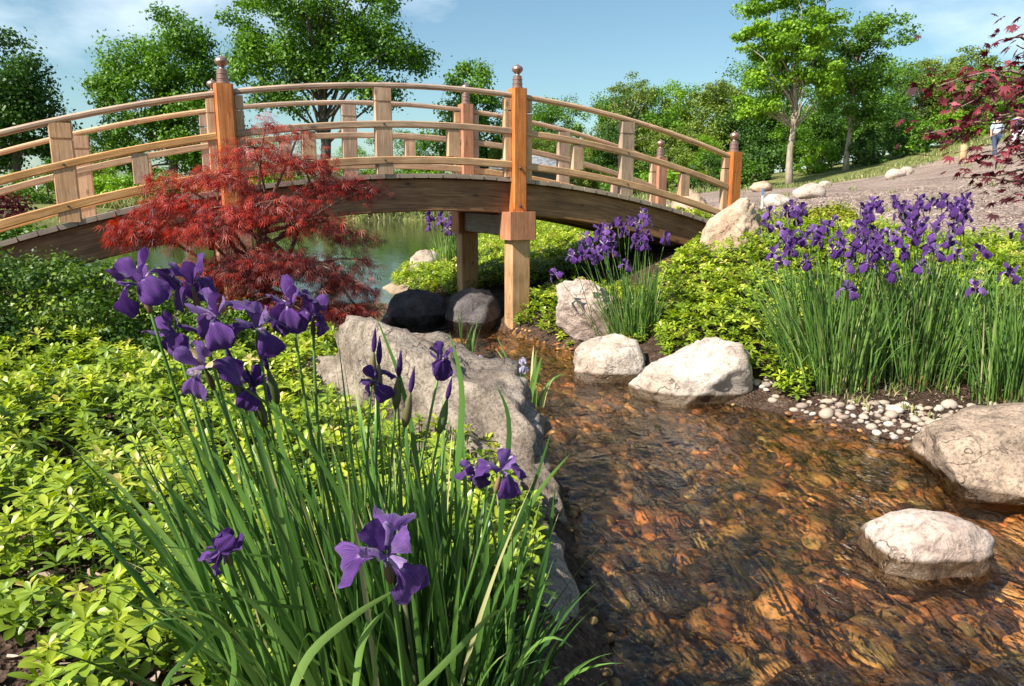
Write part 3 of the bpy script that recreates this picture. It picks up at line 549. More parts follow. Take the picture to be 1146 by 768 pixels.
# ------------------------------------------------------------------ spurge ground cover (whorls of leaves)
def leaf_template(L_, W_, fold=.25, curl=.25, wide=.68, tip=.16):
    st = [(0, .10), (.35, .62), (wide, 1.0), (.9, .62), (1, tip)]; V = []; Fc = []
    for i, (s_, w_) in enumerate(st):
        z0 = -curl * s_ * s_ * L_; hw = W_ * w_ / 2
        V += [(s_ * L_, -hw, z0 + fold * hw), (s_ * L_, 0, z0), (s_ * L_, hw, z0 + fold * hw)]
    for i in range(4):
        a = i * 3; Fc += [(a, a + 3, a + 4, a + 1), (a + 1, a + 4, a + 5, a + 2)]
    return np.array(V), np.array(Fc)
def whorl(rng, n_out=6, n_in=4, L_=.056, W_=.025, simple=False):
    parts = []
    lv, lf = leaf_template(L_, W_)
    if simple: lv = lv[[0, 2, 6, 8, 12, 14]]; lf = np.array([(0, 2, 3, 1), (2, 4, 5, 3)])
    for ring, (k, el, sc) in enumerate(((n_out, .22, 1.0), (n_in, .85, .72))):
        a = np.arange(k) * 2 * PI / k + rng.uniform(0, 6) + rng.normal(0, .18, k)
        R = rot_z(a) @ rot_y(-(el + rng.normal(0, .15, k))); V, Fa, r = scatter(lv, lf, R, sc * rng.uniform(.8, 1.12, k), np.tile([[0, 0, .006 * ring]], (k, 1)), rng.uniform(-.12, .12, k) + ring * .12)
        parts.append((V, Fa, r))
    return cat(parts)
def ground_cover(name, label, poly, spacing, simple, zt=.19, avoid=(), scale=1.0, seed=1, edge=.25):
    rng = np.random.default_rng(seed); x0, y0 = poly.min(0); x1, y1 = poly.max(0)
    gx, gy = np.meshgrid(np.arange(x0, x1, spacing), np.arange(y0, y1, spacing)); P = np.stack([gx.ravel(), gy.ravel()], 1) + rng.uniform(-.42, .42, (gx.size, 2)) * spacing
    P = P[inside(P, poly)]; d = sdist(P); P = P[d > .03]
    for ax, ay, ar in avoid: P = P[np.hypot(P[:, 0] - ax, P[:, 1] - ay) > ar * (1 + .15 * rng.normal(size=len(P)))]
    gap = np.sin(P[:, 0] * 9.3 + 2 * np.sin(P[:, 1] * 6.1 + seed)) * np.cos(P[:, 1] * 8.1 + 1.5 * np.sin(P[:, 0] * 7.3)); P = P[(gap > (-.5 if not simple else -.9)) | (rng.random(len(P)) < .2)]
    de = -sdist(P, poly); n = len(P); zg = height(P)
    hh = zt * np.clip(.45 + de / edge * .55, .45, 1) * (1 + .22 * np.sin(P[:, 0] * 5.1 + P[:, 1] * 2) * np.cos(P[:, 1] * 4.3)) + rng.normal(0, .026, n)
    tmpl = [whorl(rng, simple=simple) for _ in range(6)]; parts = []; which = rng.integers(0, 6, n); base_r = np.clip(.5 + .22 * rng.normal(size=n), .05, .95)
    for k in range(6):
        m = which == k; q = P[m]; c = m.sum()
        if not c: continue
        tv, tf, tr = tmpl[k]; T = np.c_[q, zg[m] + hh[m]]
        R = rot_z(rng.uniform(0, 6.28, c)) @ rot_x(rng.normal(0, .22, c)) @ rot_y(rng.normal(0, .22, c)); parts.append(scatter(tv, tf, R, scale * rng.uniform(.6, 1.32, c), T, base_r[m], tr))
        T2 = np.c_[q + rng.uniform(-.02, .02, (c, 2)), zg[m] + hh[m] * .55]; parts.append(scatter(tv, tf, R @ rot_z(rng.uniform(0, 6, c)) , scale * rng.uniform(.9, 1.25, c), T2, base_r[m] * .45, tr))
    V, Fa, r = cat(parts); o = arr_mesh(name, V, Fa, M['pachy'], rnd=r, smooth=not simple); tag(o, label, 'ground cover', kind='stuff')
    if not simple:
        st = []; k = n; w_ = .0022; tv = np.array([(-1, 0, 0), (1, 0, 0), (1, 0, 1), (-1, 0, 1), (0, -1, 0), (0, 1, 0), (0, 1, 1), (0, -1, 1)], float); tf = np.array([(0, 1, 2, 3), (4, 5, 6, 7)])
        V, Fa, r = scatter(tv, tf, rot_z(rng.uniform(0, 6, n)), np.c_[np.full(n, w_), np.full(n, w_), hh], np.c_[P, zg], rng.random(n)); s = arr_mesh('spurge_stems', V, Fa, M['pachy_stem'], rnd=r); s.parent = o; s['kind'] = 'stuff'
    return o
LEFT = np.array([(-.92, 1.30), (-.2, 1.15), (.08, 1.9), (.1, 2.9), (-.15, 3.4), (-.8, 3.75), (-1.1, 4.7), (-1.15, 5.6), (-2.4, 5.9), (-3.8, 5.4), (-4.4, 4), (-3.9, 2.7), (-2.9, 2.2), (-1.75, 2.08), (-1.38, 1.84), (-1.12, 1.55)])
ground_cover('spurge_bed', 'bright yellow-green whorled spurge carpeting the bank left of the big boulder', LEFT, .071, False, .20, avoid=[(-.42, 3.9, .5), (-.28, 1.5, .2)], seed=1)
ISL = np.array([(-.05, 8.35), (.45, 7.5), (.66, 7.0), (.85, 6.45), (1.15, 6.5), (1.5, 7.2), (1.3, 8.0), (.9, 8.8), (.1, 8.9)])
ground_cover('spurge_bed', 'patch of bright spurge around the foot of the bridge pier', ISL, .075, True, .2, avoid=[(.73, 6.95, .22)], seed=2)
REAR = np.array([(-2.0, 12.3), (-1.3, 10.5), (-.5, 9.5), (.8, 9.6), (2.0, 10.2), (3.0, 11.0), (3.1, 13.5), (2.4, 16), (0, 20), (-.9, 20), (-1.3, 15)])
ground_cover('spurge_bed', 'bright spurge on the point of land beyond the bridge', REAR, .10, True, .24, scale=1.35, seed=3)
RIGHT = np.array([(1.25, 6.0), (1.85, 5.35), (2.05, 5.1), (2.25, 5.3), (2.5, 5.75), (3.2, 5.85), (6, 5.6), (8, 6), (8.6, 7.4), (7, 8.1), (5, 8.4), (4.0, 8.9), (3.3, 9.5), (2.9, 9.3), (2.1, 8.8), (1.5, 7.8), (1.2, 6.7)])
ground_cover('spurge_bed', 'bright spurge covering the slope around the large iris clumps', RIGHT, .074, True, .23, scale=1.15, seed=4, avoid=[(2.42, 8.2, .4)])

# ------------------------------------------------------------------ irises
def blade_arr(rng, base, lean, h, w, side_ang, droop, segs=8, twist=0.0):
    """n blades: base (n,3), lean (n,2) horizontal reach, h height, w width, droop 0..1"""
    n = len(h); s = np.linspace(0, 1, segs + 1); V = np.zeros((n, segs + 1, 3, 3))
    for i, t in enumerate(s):
        k = t ** (1.5); z = h * (t - droop * t ** 3 * .75); c = base + np.c_[lean[:, 0] * k, lean[:, 1] * k, z]
        prof = (.55 + .9 * t if t < .35 else .865 + .135 * min(1, (t - .35) / .2)) if t < .55 else max(.03, 1 - ((t - .55) / .45) ** 1.7)
        a = side_ang + twist * t; sd_ = np.c_[np.cos(a), np.sin(a), np.zeros(n)] * (w * prof * .5)[:, None]; nn = np.c_[-np.sin(a), np.cos(a), np.zeros(n)] * (w * prof * .16)[:, None]
        V[:, i, 0] = c - sd_; V[:, i, 1] = c + nn; V[:, i, 2] = c + sd_
    f = []
    for i in range(segs):
        for j in range(2): a = i * 3 + j; f.append((a, a + 1, a + 4, a + 3))
    f = np.array(f); k = (segs + 1) * 3
    return V.reshape(-1, 3), (f[None] + (np.arange(n) * k)[:, None, None]).reshape(-1, 4)
def petal(az, path, widths, ruff, rng, tone, throat=False, na=9, cup=.2):
    """one petal: path of (radius, height) stations, half width at each; returns V, F, rnd, uv"""
    n = len(path); V = []; R = []; U = []; ph = rng.uniform(0, 6)
    ca, sa = math.cos(az), math.sin(az)
    for i, (r, z) in enumerate(path):
        t = i / (n - 1)
        p0 = path[max(i - 1, 0)]; p1 = path[min(i + 1, n - 1)]; dr, dz_ = p1[0] - p0[0], p1[1] - p0[1]; l = math.hypot(dr, dz_) + 1e-9; nr, nz_ = -dz_ / l, dr / l
        for j in range(na):
            q = j / (na - 1) * 2 - 1; w = widths[i] * q; off = -cup * widths[i] * q * q + ruff * abs(q) ** 2 * (math.sin(ph + t * 9 + q * 3) + .55 * math.sin(ph * 2 + t * 23 + q * 7)) * widths[i] + .05 * widths[i] * math.sin(q * 9 + t * 5 + ph)
            rr_, zz = r + nr * off, z + nz_ * off
            V.append((rr_ * ca - w * sa, rr_ * sa + w * ca, zz)); x = tone + .10 * math.sin(q * 2 + ph) * .5
            if throat:
                m = t / .42 + abs(q) * .55
                if m < .62: x = 1.0
                elif m < .85: x = .955
                elif m < 1.05: x = .88
            R.append(x); U.append((t, (q + 1) / 2))
    Fc = [(i * na + j, (i + 1) * na + j, (i + 1) * na + j + 1, i * na + j + 1) for i in range(n - 1) for j in range(na - 1)]
    return np.array(V), np.array(Fc), np.array(R), np.array(U)
def iris_flower(seed, tone=.35, openness=1.0, mat='petal', name='flower', n_petal=3):
    rng = np.random.default_rng(seed); P = []
    def sm(pts, k):  # resample a polyline with a Catmull-Rom curve
        pts = [np.array(p, float) for p in pts]; out = []
        for i in range(k):
            t = i / (k - 1) * (len(pts) - 1); a = min(int(t), len(pts) - 2); f = t - a; p0 = pts[max(a - 1, 0)]; p1 = pts[a]; p2 = pts[a + 1]; p3 = pts[min(a + 2, len(pts) - 1)]
            out.append(.5 * ((2 * p1) + (-p0 + p2) * f + (2 * p0 - 5 * p1 + 4 * p2 - p3) * f * f + (-p0 + 3 * p1 - 3 * p2 + p3) * f ** 3))
        return out
    for k in range(n_petal):
        az = k * 2 * PI / 3 + rng.normal(0, .12); d = rng.uniform(.8, 1.15); o = openness
        path = sm([(.004, .0), (.018 * o, .010), (.036 * o, .010), (.052 * o, -.006 * d), (.060 * o, -.028 * d), (.058 * o, -.050 * d)], 14); w = [x[0] for x in sm([(.005, 0), (.007, 0), (.013, 0), (.028, 0), (.031, 0), (.017, 0)], 14)]; w[-1] = .010
        P.append(petal(az, path, w, .30, rng, tone + rng.uniform(-.15, .15), True, na=13, cup=.12))
    for k in range(n_petal):
        az = k * 2 * PI / 3 + PI / 3 + rng.normal(0, .2); lean_ = rng.uniform(.6, 1.5)
        path = sm([(.003, .0), (.008 * lean_, .018), (.016 * lean_, .036), (.026 * lean_, .052), (.036 * lean_, .060)], 7); w = [x[0] for x in sm([(.004, 0), (.007, 0), (.015, 0), (.019, 0), (.008, 0)], 7)]
        P.append(petal(az, path, w, .40, rng, tone + rng.uniform(0, .25), na=5, cup=.35))
    for k in range(n_petal):
        az = k * 2 * PI / 3 + rng.normal(0, .1); path = sm([(.003, .002), (.014, .014), (.026, .022), (.034, .032)], 6); P.append(petal(az, path, [.004, .006, .007, .008, .008, .004], .15, rng, tone + .38, na=5, cup=.6))
    V = []; Fc = []; R = []; U = []; o = 0
    for v, f, r, u in P: V.append(v); Fc.append(f + o); R.append(r); U.append(u); o += len(v)
    ob = arr_mesh(name, np.concatenate(V), np.concatenate(Fc), M[mat], rnd=np.concatenate(R), smooth=True, uv=np.concatenate(U)); return ob
FM = []
for k in range(6):
    o = iris_flower(100 + k, [.3, .45, .2, .5, .35, .6][k], [1, 1.05, .85, 1, .7, .95][k]); FM.append(o.data); bpy.data.objects.remove(o)
o = iris_flower(120, .45, .9, 'petal_pale'); FPALE = o.data; bpy.data.objects.remove(o)
o = iris_flower(122, .35, .38); FBUD = o.data; bpy.data.objects.remove(o)
def spindle(p, d, l, r, seg=8):
    a_ = Acc(); d = Vector(d).normalized(); a_.tube([Vector(p) + d * l * t for t in (0, .12, .3, .55, .8, 1)], [r * .35, r * .75, r, r * .85, r * .45, r * .08], seg); return a_
def stem(parent, p0, p1, bend, r, fl=None, fscale=1.0, az=0.0, tilt=None, bud=None, seg=6, nm='flower_stem', spathe=True, flabel=None):
    """a stalk from p0 to p1 in world coordinates with its flower (mesh data) or bud on top"""
    O = parent.location; p0 = Vector(p0) - O; p1 = Vector(p1) - O; mid = (p0 + p1) / 2 + Vector(bend); pts = []
    for i in range(9): t = i / 8; pts.append(p0 * (1 - t) ** 2 + mid * 2 * t * (1 - t) + p1 * t * t)
    a_ = Acc(); a_.tube(pts, [r * (1.15 - .35 * i / 8) for i in range(9)], seg); s = a_.build(nm, M['iris_stem'], parent, True, rnd=random.random()); d = (pts[-1] - pts[-2]).normalized()
    if spathe:
        q = spindle(pts[-1] - d * .055 * fscale, d, .062 * fscale, .0078 * fscale); q.build('spathe', M['spathe'], s, True, rnd=random.random())
    if fl is not None:
        f = bpy.data.objects.new('flower', fl); COL.objects.link(f); f.parent = s; f.location = pts[-1] + d * .006; f.scale = (fscale,) * 3
        dd = Vector(tilt).normalized() if tilt is not None else (d + Vector((random.gauss(0, .18), random.gauss(0, .18), .3))).normalized()
        q = dd.to_track_quat('Z', 'Y'); f.rotation_mode = 'QUATERNION'; from mathutils import Quaternion; f.rotation_quaternion = q @ Quaternion((0, 0, 1), az)
        if flabel: f['label'] = flabel
    if bud:
        q = spindle(pts[-1], d, bud, bud * .11); b_ = q.build('bud', M['petal'], s, True, rnd=.05)
    return s
def iris_clump(name, label, c, r, nb, hb, spread, flowers=(), seed=1, w=(.008, .013), segs=6, droop=(0, .25), lean0=(0, 0), group=None, sheath=True, fscale=1.0, stem_r=.0032, base_rnd=.5, pale=False, loc_h=None):
    rng = np.random.default_rng(seed); z = hz(*c); th = thing(name, label, 'iris clump', (c[0], c[1], z), group)
    a = rng.uniform(0, 6.283, nb); rr_ = r * np.sqrt(rng.random(nb)); bx = rr_ * np.cos(a); by = rr_ * np.sin(a) * .8
    base = np.c_[bx, by, height(np.c_[bx + c[0], by + c[1]]) - z - .01]; h = rng.uniform(hb[0], hb[1], nb) * (1 - .25 * (rr_ / r) ** 2 * rng.random(nb))
    out = rng.uniform(.15, 1.1, nb) * spread; lean = np.c_[lean0[0] + out * bx / r + rng.normal(0, .05, nb), lean0[1] + out * by / r + rng.normal(0, .05, nb)]
    dr = rng.uniform(droop[0], droop[1], nb); bent = rng.random(nb) < .14; dr = np.where(bent, dr + .5, dr); lean = lean * np.where(bent, 1.9, 1)[:, None] + rng.normal(0, .05, (nb, 2)); h = h * np.where(rng.random(nb) < .25, rng.uniform(.6, .9, nb), 1)
    V, Fa = blade_arr(rng, base, lean, h, rng.uniform(w[0], w[1], nb), rng.uniform(0, 6.28, nb), dr, segs, rng.normal(0, .5, nb))
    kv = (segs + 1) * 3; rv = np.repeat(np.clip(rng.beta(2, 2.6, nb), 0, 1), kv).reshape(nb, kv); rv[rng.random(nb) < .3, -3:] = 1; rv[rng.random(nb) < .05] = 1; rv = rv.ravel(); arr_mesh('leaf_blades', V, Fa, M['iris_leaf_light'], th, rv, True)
    if sheath:
        m = rng.choice(nb, min(nb, 60), replace=False); V, Fa = blade_arr(rng, base[m], lean[m] * .1 + rng.normal(0, .03, (len(m), 2)), rng.uniform(.06, .16, len(m)), rng.uniform(.010, .018, len(m)), rng.uniform(0, 6.28, len(m)), np.zeros(len(m)), 3)
        arr_mesh('dry_sheaths', V, Fa, M['base_sheath'], th, np.repeat(rng.random(len(m)), 12), True)
    for i, p in enumerate(flowers):
        p = Vector(p); b = Vector((c[0], c[1], z)) + Vector(((p.x - c[0]) * .45 + rng.normal(0, r * .25), (p.y - c[1]) * .45 + rng.normal(0, r * .2), 0))
        stem(th, b, p, (0, 0, .04), stem_r, FPALE if pale else (FM[int(rng.integers(0, 6))] if rng.random() > .08 else FBUD), fscale * rng.uniform(.85, 1.15), rng.uniform(0, 6.28), seg=5, spathe=True)
    return th
# big clumps on the right bank; flower heads scattered over the tops of the leaves
rf = random.Random(21)
def heads(n, u0, u1, vtop, vbot, Y0, Y1, mind=9):
    out = []; t = 0
    while len(out) < n and t < 4000:
        t += 1; u = rf.uniform(u0, u1); v = vtop(u) + (vbot(u) - vtop(u)) * rf.random() ** 1.3; 
        if all((u - a) ** 2 + ((v - b) * 1.2) ** 2 > mind ** 2 for a, b in out): out.append((u, v))
    return [A(u, v, Y0 + (Y1 - Y0) * (1 - (v - vtop(u)) / max(1, vbot(u) - vtop(u)))) for u, v in out]
iris_clump('iris_clump', 'tall purple iris clump standing nearest the pointed tan boulder, left of three on the bank', (2.36, 5.45), .36, 420, (.78, 1.08), .42,
           heads(32, 858, 985, lambda u: 238 - 6 * math.sin((u - 858) / 18) if u < 900 else 248, lambda u: 300, 5.1, 5.8) + [A(948, 326, 5.0)], 31, lean0=(-.10, 0))
iris_clump('iris_clump', 'tall purple iris clump in the middle of three, densest with flowers, above the white pebbles', (3.02, 5.50), .38, 460, (.8, 1.1), .36,
           heads(36, 965, 1082, lambda u: 226, lambda u: 288, 5.1, 5.8) + [A(1000, 307, 5.0), A(1030, 300, 5.1)], 32, lean0=(0, 0))
iris_clump('iris_clump', 'sparsely flowered iris clump beside the large tan boulder at the stream', (3.5, 5.05), .30, 330, (.8, 1.05), .36,
           [A(u, v, 4.9) for u, v in ((1098, 283), (1130, 308), (1092, 324), (1078, 256), (1070, 235), (1144, 262), (1165, 290), (1180, 260))], 33, lean0=(.04, 0))
iris_clump('iris_clump', 'upright iris clump with violet flowers between two boulders near the bridge pier', (1.10, 6.66), .20, 230, (.62, .9), .30,
           heads(22, 650, 728, lambda u: 262 - (u - 650) * .32, lambda u: 296 - (u - 650) * .2, 6.4, 6.9, 8) + [A(622, 308, 6.6), A(745, 268, 6.7), A(641, 288, 6.6), A(700, 298, 6.4)], 34, w=(.007, .010), lean0=(-.06, 0))
iris_clump('iris_clump', 'distant iris clump with violet flowers beyond the bridge, by a pale boulder', (-.92, 11.6), .24, 170, (.7, 1.0), .3,
           heads(14, 478, 520, lambda u: 230, lambda u: 262, 11.3, 11.8, 6), 35, w=(.010, .015), segs=4, fscale=1.4, stem_r=.005, lean0=(.05, 0))
iris_clump('iris_clump', 'small young iris with broad leaves and pale flower at the big boulder foot', (.13, 5.25), .11, 18, (.30, .56), .30, [A(584, 410, 5.1)], 36, w=(.022, .034), segs=7, sheath=False, pale=True, fscale=1.0)
iris_clump('iris_clump', 'small leafy iris tuft with pale flower, growing behind the crest of the big boulder', (-.36, 5.5), .09, 13, (.40, .72), .22, [A(537, 408, 5.2)], 37, w=(.016, .024), segs=7, sheath=False, pale=True, fscale=.9)
# the near clump
NC = (-.30, 1.52); nzc = hz(*NC); rng = np.random.default_rng(41)
near = thing('iris_clump', 'large near iris clump with big deep-purple flowers leaning over the spurge bed', 'iris clump', (NC[0], NC[1], nzc))
nb = 440; a = rng.uniform(0, 6.283, nb); rr_ = .27 * np.sqrt(rng.random(nb)); bx = rr_ * np.cos(a) * 1.2; by = rr_ * np.sin(a)
base = np.c_[bx, by, np.full(nb, -.02)]; h = rng.uniform(.42, .93, nb) * (1 - .22 * np.clip(bx / .25, 0, 1)); out = rng.uniform(.1, 1.15, nb) * .27
lean = np.c_[out * bx / .27 + rng.normal(-.05, .05, nb) - .10 * np.clip(bx / .27, 0, 1.3) , out * by / .27 + rng.normal(.02, .07, nb)]; dr = rng.uniform(0, .3, nb); dr = np.where(rng.random(nb) < .07, dr + .4, dr)
V, Fa = blade_arr(rng, base, lean, h, rng.uniform(.008, .0175, nb), rng.uniform(0, 6.28, nb), dr, 12, rng.normal(0, .8, nb)); rv = np.repeat(np.clip(rng.beta(2, 2.4, nb), 0, 1), 39).reshape(nb, 39); rv[rng.random(nb) < .3, -6:] = 1; rv[rng.random(nb) < .03] = 1
n2 = 90; b2 = np.c_[rng.uniform(.05, .34, n2), rng.uniform(-.25, .3, n2), np.full(n2, -.04)]; V2, F2 = blade_arr(rng, b2, np.c_[rng.uniform(.0, .22, n2), rng.normal(0, .08, n2)], rng.uniform(.25, .58, n2), rng.uniform(.008, .015, n2), rng.uniform(0, 6.28, n2), rng.uniform(0, .5, n2), 12, rng.normal(0, .8, n2))
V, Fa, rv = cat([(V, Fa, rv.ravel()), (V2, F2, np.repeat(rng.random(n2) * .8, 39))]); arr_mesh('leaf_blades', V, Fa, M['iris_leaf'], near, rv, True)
def free_blade(pts, w, rnd, par, nsub=14, wdir=None):
    O = par.location; pts = [Vector(p) - O for p in pts]; out_ = []
    for i in range(nsub + 1):
        t = i / nsub * (len(pts) - 1); a_ = min(int(t), len(pts) - 2); f = t - a_; p0 = pts[max(a_ - 1, 0)]; p1 = pts[a_]; p2 = pts[a_ + 1]; p3 = pts[min(a_ + 2, len(pts) - 1)]
        out_.append(.5 * ((2 * p1) + (-p0 + p2) * f + (2 * p0 - 5 * p1 + 4 * p2 - p3) * f * f + (-p0 + 3 * p1 - 3 * p2 + p3) * f ** 3))
    V = []
    for i, p in enumerate(out_):
        t = i / nsub; d = (out_[min(i + 1, nsub)] - out_[max(i - 1, 0)]).normalized(); s = d.cross(wdir or Vector((.2, 1, .35))).normalized(); k = d.cross(s)
        pr = (.8 + .2 * min(1, t / .3)) * (1 if t < .5 else max(.03, 1 - ((t - .5) / .5) ** 1.8)); V += [p - s * w * pr / 2, p + k * w * pr * .05, p + s * w * pr / 2]
    Fc = []
    for i in range(nsub):
        for j in range(2): a_ = i * 3 + j; Fc.append((a_, a_ + 1, a_ + 4, a_ + 3))
    return np.array([tuple(v) for v in V]), np.array(Fc), np.full(len(V), rnd)
FB = [([A(318, 800, 1.12), A(345, 735, 1.12), A(395, 690, 1.13), A(452, 655, 1.15)], .015, .86), ([A(395, 800, 1.15), A(405, 720, 1.15), A(432, 682, 1.15)], .012, .8),
      ([A(470, 790, 1.3), A(400, 698, 1.25), A(300, 676, 1.2), A(178, 657, 1.2)], .013, .35), ([A(470, 760, 1.35), A(370, 640, 1.3), A(290, 622, 1.3), A(120, 607, 1.3)], .008, .5),
      ([A(440, 800, 1.15), A(500, 740, 1.15), A(548, 690, 1.2), A(566, 682, 1.22)], .013, .8), ([A(520, 790, 1.5), A(570, 620, 1.5), A(600, 555, 1.5), A(638, 508, 1.5)], .012, .75),
      ([A(470, 800, 1.4), A(545, 640, 1.4), A(590, 560, 1.4), A(618, 480, 1.4)], .010, .3), ([A(360, 800, 1.4), A(290, 600, 1.4), A(250, 520, 1.4), A(200, 480, 1.4)], .014, .55),
      ([A(340, 800, 1.3), A(270, 690, 1.3), A(235, 560, 1.3), A(215, 500, 1.3)], .012, .65), ([A(250, 800, 1.15), A(262, 740, 1.15), A(235, 690, 1.15), A(150, 680, 1.2)], .010, .6),
      ([A(410, 800, 1.5), A(330, 560, 1.5), A(305, 440, 1.5), A(296, 385, 1.5)], .012, .6), ([A(560, 800, 1.5), A(560, 600, 1.5), A(570, 480, 1.5), A(556, 432, 1.5)], .012, .2),
      ([A(520, 800, 1.5), A(512, 560, 1.5), A(517, 440, 1.5), A(503, 372, 1.5)], .014, .6), ([A(480, 800, 1.5), A(470, 560, 1.5), A(452, 440, 1.5), A(420, 352, 1.5)], .012, .45),
      ([A(450, 800, 1.3), A(280, 705, 1.2), A(200, 745, 1.12), A(170, 800, 1.1)], .011, .7), ([A(590, 800, 1.5), A(600, 690, 1.5), A(615, 600, 1.5), A(622, 540, 1.5)], .010, .15),
      ([A(440, 780, 1.35), A(395, 590, 1.3), A(330, 480, 1.25), A(250, 420, 1.25)], .011, .5), ([A(400, 800, 1.35), A(365, 600, 1.3), A(280, 470, 1.3), A(225, 440, 1.3)], .010, .35)]
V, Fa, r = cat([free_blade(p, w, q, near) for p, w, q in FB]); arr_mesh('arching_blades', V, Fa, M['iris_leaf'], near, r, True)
tL = (-.55, -.35, .75)
NF = [((160, 322, 1.30), 0, 1.15, 2.2, (-.45, -.25, .85), (-.05, 0, .05)), ((216, 322, 1.36), 4, 1.05, .5, (-.2, -.2, .95), (-.05, 0, .05)), ((244, 358, 1.28), 1, 1.1, 1.2, (-.35, -.5, .8), (-.04, 0, .05)),
      ((288, 372, 1.30), 3, 1.05, 3.0, (.15, -.5, .85), (-.04, 0, .05)), ((230, 414, 1.22), 5, 1.05, .1, (-.1, -.75, .65), (-.04, 0, .05)), ((284, 436, 1.32), 2, .85, 2.0, (.3, -.3, .8), (-.04, 0, .05)), ((196, 378, 1.36), 4, .95, 4.0, (-.6, -.2, .7), (-.04, 0, .05)),
      ((326, 345, 1.36), 0, .95, 3.4, (-.3, -.4, .85), (-.03, 0, .05)), ((350, 356, 1.42), 4, .9, 1.0, (.4, -.3, .8), (-.03, 0, .04)), ((422, 430, 1.5), 2, .85, 3.5, (-.3, -.6, .6), (-.02, 0, .03)), ((493, 408, 1.55), 7, .9, .6, (.1, -.2, 1), (0, 0, .02)),
      ((560, 530, 1.38), 3, .78, 2.6, (.2, -.5, .8), (.03, 0, .03)), ((532, 533, 1.42), 7, .6, 1.5, (-.8, -.3, .5), (.02, 0, .03)), ((432, 622, 1.02), 1, 1.05, 3.35, (.12, -.72, .62), (.02, 0, .02)), ((250, 616, 1.15), 7, .62, .6, (-.5, -.3, -.55), (.02, 0, .12))]
for (u, v, Y), k, sc, az, tl, bd in NF:
    p = A(u, v, Y); b = Vector((NC[0] + (p.x - NC[0]) * .22 + random.uniform(-.06, .06), NC[1] + random.uniform(-.14, .08), nzc))
    if Y < 1.2: b = Vector((p.x * .75 - .06, 1.25, nzc))
    stem(near, b, p, bd, .0034, FBUD if k == 7 else FM[k], sc * (.76 if v < 440 else 1), az, tl, seg=8)
for u, v, Y, l in ((424, 388, 1.5, .06), (446, 402, 1.5, .06), (418, 375, 1.55, .055), (459, 420, 1.45, .055), (500, 428, 1.5, .05), (262, 398, 1.3, .06), (285, 420, 1.32, .055), (300, 395, 1.4, .05)):
    p = A(u, v + 20, Y); stem(near, (NC[0] + (p.x - NC[0]) * .3 + random.uniform(-.04, .04), NC[1] + random.uniform(-.1, .1), nzc), p, (-.02, 0, .04), .003, None, 1.3, bud=l, seg=7)

# ------------------------------------------------------------------ foliage builders
quadV = np.array([(-.5, 0, 0), (0, -.32, .06), (.5, 0, 0), (0, .32, .06)]); quadF = np.array([(0, 1, 2, 3)])
ovalV = np.array([(0, 0, 0), (.35, -.24, .05), (.35, .24, .05), (.75, -.2, .0), (.75, .2, .0), (1, 0, -.08)]); ovalF = np.array([(0, 1, 3, 3)])
def clump_leaves(rng, centers, radii, per, size, up=.35, flat=.75, tone=None, hollow=.55):
    """leaf faces spread through ragged clumps"""
    n = len(centers); N_ = n * per; ci = np.repeat(np.arange(n), per); d = rng.normal(size=(N_, 3)); d /= np.linalg.norm(d, axis=1, keepdims=True)
    r = (hollow + (1 - hollow) * rng.random(N_)) * (1 + .25 * rng.normal(size=N_)); off = d * r[:, None] * radii[ci][:, None] * np.array([1, 1, flat]); P = centers[ci] + off
    nrm = d * .8 + np.array([0, 0, up]) + rng.normal(0, .55, (N_, 3)); R = rot_to(nrm, rng.uniform(0, 6.28, N_)); s = size * rng.uniform(.65, 1.3, N_)
    base = (rng.random(n) if tone is None else tone)[ci]; q = np.clip(base * .5 + rng.random(N_) * .5, 0, 1); return scatter(quadV, quadF, R, s, P, q)
def crown_centers(rng, n, c, rad, hole=.35, squash=1, mind=None):
    out = []; t = 0; rad = np.array(rad, float)
    while len(out) < n and t < n * 40:
        t += 1; p = rng.normal(size=3); p /= np.linalg.norm(p); p *= (hole + (1 - hole) * rng.random() ** .6); p = p * rad
        if p[2] < 0: p[2] *= squash
        if mind is None or all(np.linalg.norm((p - q) / rad * rad.mean()) > mind for q in out): out.append(p)
    return np.array(out) + np.array(c)
def limb(acc, p, q, r0, r1, rng, sag=.08, seg=7):
    p, q = Vector(p), Vector(q); L_ = (q - p).length; pts = []; k = Vector((rng.normal(), rng.normal(), abs(rng.normal()))) * L_ * sag
    for i in range(6): t = i / 5; pts.append(p.lerp(q, t) + k * math.sin(PI * t) + Vector((rng.normal(), rng.normal(), rng.normal())) * L_ * .012)
    acc.tube(pts, [r0 + (r1 - r0) * (i / 5) for i in range(6)], seg)
